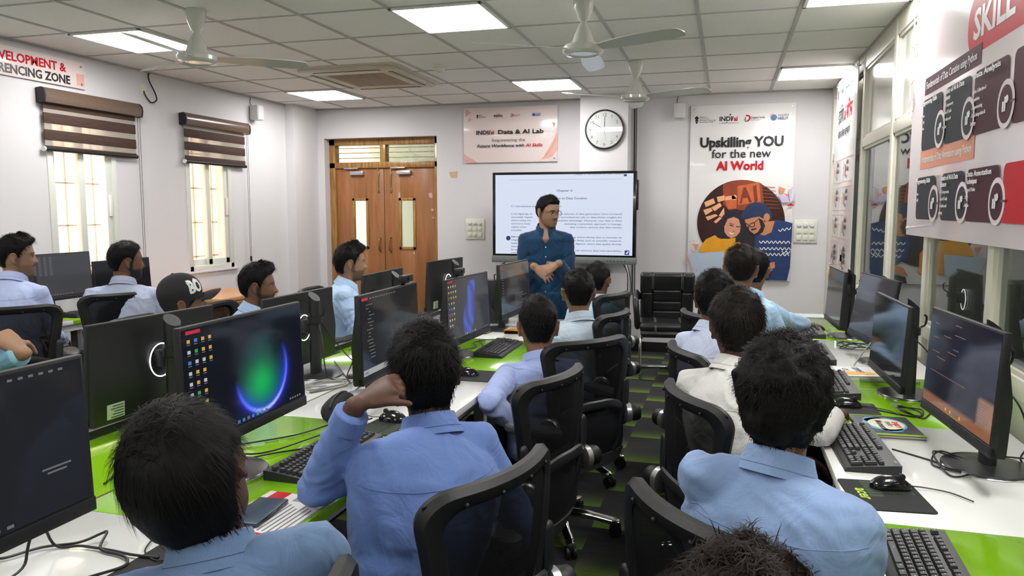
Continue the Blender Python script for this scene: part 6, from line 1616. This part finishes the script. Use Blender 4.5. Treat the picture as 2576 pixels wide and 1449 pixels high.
# unit directions used to aim hands
RT_ = Vector((0.9620, 0.2730, 0)); FW_ = Vector((-0.2715, 0.9569, -0.1026)); UP_ = Vector((-0.0280, 0.0987, 0.9947))
SH = dict(P8=('shirt_steel_blue', (.135, .215, .37)), P9=('shirt_cornflower', (.15, .24, .55)), P10=('shirt_periwinkle', (.36, .44, .76)), P11=('shirt_pale_grey_blue', (.48, .57, .66)), P12=('shirt_sky', (.38, .64, .84)), P13=('shirt_lilac_white', (.58, .64, .82)), P14=('shirt_cream_white', (.70, .69, .66)), P15=('shirt_denim_pale', (.27, .39, .64)), P17=('shirt_baby_blue', (.44, .64, .86)), P2=('shirt_blue_lilac', (.46, .54, .80)), P3=('shirt_grey_lilac', (.42, .47, .62)), P5=('shirt_light_sky', (.42, .58, .82)), P1=('shirt_petrol', (.0025, .034, .085)), P7=('shirt_aqua', (.25, .48, .62)), P4=('shirt_black', (.012, .012, .013)), P16=('shirt_pale_blue', (.3, .42, .62)))
SK1 = (.22, .115, .065); SK2 = (.16, .08, .047); SK3 = (.30, .165, .10); SK4 = (.11, .052, .032)
def PP(*a, **k):
    o = person(*a, **k); return o, headM(o)
# presenter
HB_ = (-1.24, 5.32, 1.485); th = math.radians(167); fb = Vector((math.sin(th), math.cos(th), 0)); rb = Vector((math.cos(th), -math.sin(th), 0)); up = Vector((0, 0, 1))
pel = Vector((-1.245, 5.30, .83)); hc = pel + fb * .235; hc.z = 1.105
pr, pm = PP('presenter standing in a petrol blue shirt with clasped hands before the screen', HB_, 124, 167, SH['P1'], SK3, hp=-6, hs=.90, pel=pel, stand=True, vneck=True, vox=.005, sw=.88, tw=.84, bulge=.02, tuck=False, nkf=.0,
    st=dict(top=.026, sides=.010, back=.012, nape=-.07, quiff=.012, strands=2200, len=.022, messy=.25), WR=hc + rb * .085 + up * .01, WL=hc - rb * .085 + up * .03, poleR=rb * .35 - up * 1 - fb * .8, poleL=-rb * .35 - up * 1 - fb * .8,
    hands=(dict(dir=rb * .8 - up * .42 + fb * .15, dorsal=fb * .7 + up * .6, curl=(20, 42, 25), spread=9, thumb=(20, 20, 10)), dict(dir=-rb * .75 - up * .55 + fb * .22, dorsal=fb * .8 + up * .4, curl=(14, 34, 22), spread=9, thumb=(20, 20, 10))), trou=mat('blue_jeans', (.02, .035, .075), .8, var=.3, vs=60), seed=11, beard=.25)
b = MB()
for sg in (-1, 1): b.tube([(.033 * sg + .024 * math.cos(a), .103 - .16 * abs(.033 * sg + .024 * math.cos(a)) ** 1.3 * 2, .0 + .021 * math.sin(a)) for a in [2 * PI * j / 24 for j in range(25)]], .0016, 6); b.tube(spline([(.057 * sg, .092, .006), (.074 * sg, .06, .008), (.082 * sg, .0, .006), (.082 * sg, -.02, -.008)], 4), .0014, 6)
b.tube(spline([(-.009, .102, .006), (0, .106, .010), (.009, .102, .006)], 4), .0014, 6)
b.v = [tuple(pm @ Vector(v)) for v in b.v]; b.build('glasses', mat('glasses_frame', (.02, .012, .010), .3), pr)
# people at the window desk
PP('man at far left edge, wavy hair, in a blue lilac shirt facing right', (-4.17, 3.61, 1.215), 44, -12, SH['P2'], SK3, st=dict(top=.034, sides=.015, back=.016, nape=-.08, quiff=.014, strands=2500, len=.032), lean=.06, beard=.35, seed=21, sw=1.05)
PP('bearded man in a grey lilac shirt seen from behind, at the window desk', (-3.77, 4.05, 1.165), 30, -22, SH['P3'], SK2, st=dict(top=.024, sides=.010, back=.012, nape=-.07, strands=2000, len=.02), lean=.05, beard=1., seed=22, sw=1.12, hs=1.04)
# people on the far side of the island
o, m_ = PP('person in a black cap sunk behind the ring monitor', (-2.68, 3.25, 1.02), 47, 75, SH['P4'], SK2, hp=12, st=dict(cap=1), seed=23, lean=.1)
def cap_pt(z, phi, off): p, n = head_pt(z, phi); return p + n * off
b = MB(); zs = [.018 + .0985 * (1 - (1 - i / 12) ** 1.6) for i in range(13)]
rs = [[cap_pt(z, 2 * PI * j / 40, .012 + .022 * sstep(z, .02, .09)) + Vector((0, 0, .012 * float(sstep(z, .05, .11)))) for j in range(40)] for z in zs]
rs = [[p * 1.0 - Vector((0, 0, .045)) if i == 0 else p for p in r] for i, r in enumerate(rs)] if False else rs
rs.insert(0, [cap_pt(-.015 - .035 * max(0, -math.cos(2 * PI * j / 40)), 2 * PI * j / 40, .010) if math.cos(2 * PI * j / 40) < .3 else cap_pt(.016, 2 * PI * j / 40, .011) for j in range(40)])
b.rings(rs); b.sphere((0, -.012, .158), .009, nu=10, nv=6)
b.v = [tuple(m_ @ Vector(v)) for v in b.v]; M_cap = mat('black_cap_cloth', (.010, .010, .011), .8, bump=.3, bs=300); cp = b.build('cap', M_cap, o)
b = MB(); rs = []
for i in range(9):
    v = i / 8; ring = []
    for j in range(17):
        a = math.radians(-62 + 124 * j / 16); x = .088 * math.sin(a) * (1 - .12 * v); y = .045 + .065 * math.cos(a) + .085 * v * math.cos(a) ** .6; z = .032 - .042 * abs(math.sin(a)) ** 2 + .012 * v - .012 * v * v
        ring.append(Vector((x, y, z)))
    rs.append(ring)
top_ = [[p + Vector((0, 0, .002)) for p in r] for r in rs]; bot = [[p - Vector((0, 0, .002)) for p in r] for r in reversed(rs)]
b.rings(top_ + bot, closed=False); b.v = [tuple(m_ @ Vector(v)) for v in b.v]; b.build('cap_brim', M_cap, cp)
b = MB(); tb = MB(); tb.text('BO', I4, .058, bold=.045, align='CENTER', ext=.002)
for v in tb.v: pass
def wrapcap(v):
    phi = .80 - v[0] / .100; z = .046 + v[1]; p, n = head_pt(min(.112, z), phi); return p + n * (.012 + .022 * float(sstep(z, .02, .09)) + .003 + v[2]) + Vector((0, 0, .012 * float(sstep(z, .05, .11))))
tb.v = [tuple(m_ @ wrapcap(v)) for v in tb.v]; tb.build('cap_lettering', mat('thread_white', (.7, .7, .7), .7), cp, smooth=False)
PP('young man in profile facing right with moustache and short beard at centre left', (-2.64, 3.84, 1.055), 58, 60, SH['P5'], SK2, st=dict(top=.036, sides=.011, back=.013, nape=-.075, quiff=.018, strands=2200, len=.03), beard=.8, seed=24, lean=.06, hs=1.0, sw=.95)
PP('man with swept hair in profile in front of the wooden door', (-2.50, 4.72, 1.135), 54, 62, SH['P5'], SK3, st=dict(top=.036, sides=.018, back=.022, nape=-.09, quiff=.016, strands=2200, len=.032), beard=.6, seed=25, lean=.05, hs=1.02)
# man whose fist shows at the left edge
W7 = Vector((-2.264, 2.040, 1.009))
PP('man at the left edge of whom only a raised fist shows', (-2.78, 1.92, 1.17), 60, 70, SH['P7'], SK3, WL=W7, poleL=Vector((.2, .2, -1)), hands=(dict(dir=-RT_ * .78 + UP_ * .62, dorsal=UP_ * .6 + RT_ * .5 - FW_ * .6, curl=(70, 78, 40), spread=3, thumb=(40, 35, 20), s=1.0), None), seed=26)
# near side of the island, from the camera backwards
PP('boy with thick black hair tilting his head, in a steel blue shirt at bottom left', (-.885, 1.075, 1.037), -27, -35, SH['P8'], SK4, hr=-25, hp=6, hs=1.02, vox=.0055, sw=1.08, lean=.05, pel=(-.77, .96, .50), SR=Vector((-0.661, 1.108, 0.914)), 
    st=dict(top=.032, sides=.026, back=.030, nape=-.112, side=.004, fade=.03, strands=5200, len=.05, width=.0006, messy=.16, lift=.12, rough=.35), seed=31)
HAND9 = Vector((-0.841, 1.593, 1.035))
PP('man with tousled black hair propping his head on his left hand, cornflower blue shirt', (-.745, 1.80, 1.075), -30, -38, SH['P9'], SK4, hr=-4, vox=.0055, sw=1.06, pel=(-.73, 1.60, .50), lean=.05, SL=Vector((-0.850, 1.737, 0.847)), SR=Vector((-0.622, 1.868, 0.885)), EL=Vector((-0.971, 1.635, 0.804)), WL=HAND9, WR=(-.70, 2.1, .66),
    hands=(dict(dir=RT_ * .80 + UP_ * .50 + FW_ * .2, dorsal=UP_ * .6 - RT_ * .35 - FW_ * .6, curl=((58, 62, 40), (50, 60, 40), (38, 45, 30), (25, 30, 20)), spread=7, thumb=(8, 10, 6), tdir=(.34, .92, -.05), s=.92), None),
    st=dict(top=.030, sides=.012, back=.015, nape=-.105, side=.022, fade=.03, strands=5600, len=.042, width=.0007, messy=.5, lift=.35, rough=1.2), seed=32)
PP('young man with short cropped hair in a periwinkle shirt, second along the island', (-.82, 3.33, .965), -17, -42, SH['P10'], SK1, hs=1.04, vox=.006, EL=Vector((-0.908, 2.847, 0.728)), WL=Vector((-0.829, 3.061, 0.570)), lean=.06, pel=(-.79, 3.24, .46), st=dict(top=.030, sides=.008, back=.009, nape=-.07, strands=2600, len=.022), seed=33)
PP('man with short curly hair in a pale grey blue shirt, third along the island', (-.79, 4.15, 1.035), -13, -30, SH['P11'], SK1, hs=1.04, vox=.006, sw=1.12, st=dict(top=.026, sides=.012, back=.012, nape=-.075, strands=3200, len=.014, messy=1., lift=.7, rough=1.4), seed=34)
PP('man in a sky blue shirt farthest along the island, next to the screen stand', (-.85, 5.15, 1.015), 6, -28, SH['P12'], SK2, hs=1.02, st=dict(top=.022, sides=.012, back=.012, nape=-.075, strands=1800, len=.014, messy=.9, lift=.6), seed=35)
# along the right desk
PP('man in a lilac white shirt on the right, seated beside the leather chair', (-.045, 3.72, 1.07), 8, 42, SH['P13'], SK2, hs=1.05, vox=.006, pel=(.03, 3.46, .5), st=dict(top=.034, sides=.016, back=.016, nape=-.08, strands=2600, len=.03, messy=.5), seed=41, lean=.06)
PP('man with brownish black hair in a creased cream white shirt on the right', (.045, 2.76, 1.085), -5, 32, SH['P14'], SK4, hs=1.02, vox=.006, sw=1.08, pel=(.13, 2.50, .48), ER=(.30, 2.52, .80), WR=(.37, 2.76, .79), st=dict(top=.034, sides=.016, back=.018, nape=-.09, strands=3800, len=.034, messy=.45), hairc=('brown_black_hair', (.011, .0085, .007)), seed=42)
PP('broad backed man with thick wavy hair in a pale denim shirt, largest at right', (.125, 1.70, 1.09), 2, 28, SH['P15'], SK1, hs=1.02, vox=.0055, sw=1.12, pel=(.17, 1.60, .50), lean=.03, SL=Vector((-0.038, 1.662, 0.921)), SR=Vector((0.248, 1.693, 0.846)), WR=(.26, 2.0, .62), st=dict(top=.036, sides=.023, back=.024, nape=-.10, side=.0, fade=.02, strands=6000, len=.026, width=.0007, messy=.9, lift=.5, rough=1.5), hairc=('soft_black_hair', (.008, .007, .0065)), seed=43)
PP('person with frizzy dark brown hair cut by the bottom edge', (.03, .90, .945), 5, 20, SH['P16'], SK1, hs=1.07, vox=.007, st=dict(top=.036, sides=.030, back=.032, nape=-.11, side=-.03, strands=9500, len=.032, width=.0007, messy=1.3, lift=.22, rough=1.8, root=1.0), hairc=('brown_hair', (.014, .0085, .0062)), seed=44)
PP('man in a baby blue shirt bending over the far right desk, before the tall poster', (.08, 4.40, 1.165), -2, 30, SH['P17'], SK1, hs=1.03, pel=(.1, 4.2, .55), WR=(.36, 4.52, .77), sw=1.08, st=dict(top=.034, sides=.009, back=.010, nape=-.06, strands=2400, len=.03), hairc=('brown_black_hair', (.011, .0085, .007)), seed=45)
PP('man in baby blue shirt half hidden behind the one bending at the far right desk', (.165, 4.86, 1.125), 2, 50, SH['P17'], SK1, hs=1.03, pel=(.1, 4.72, .52), WR=(.50, 4.98, .79), ER=Vector((0.394, 4.866, 0.814)), sw=1.06, st=dict(top=.028, sides=.014, back=.014, strands=1500, len=.02), seed=46)
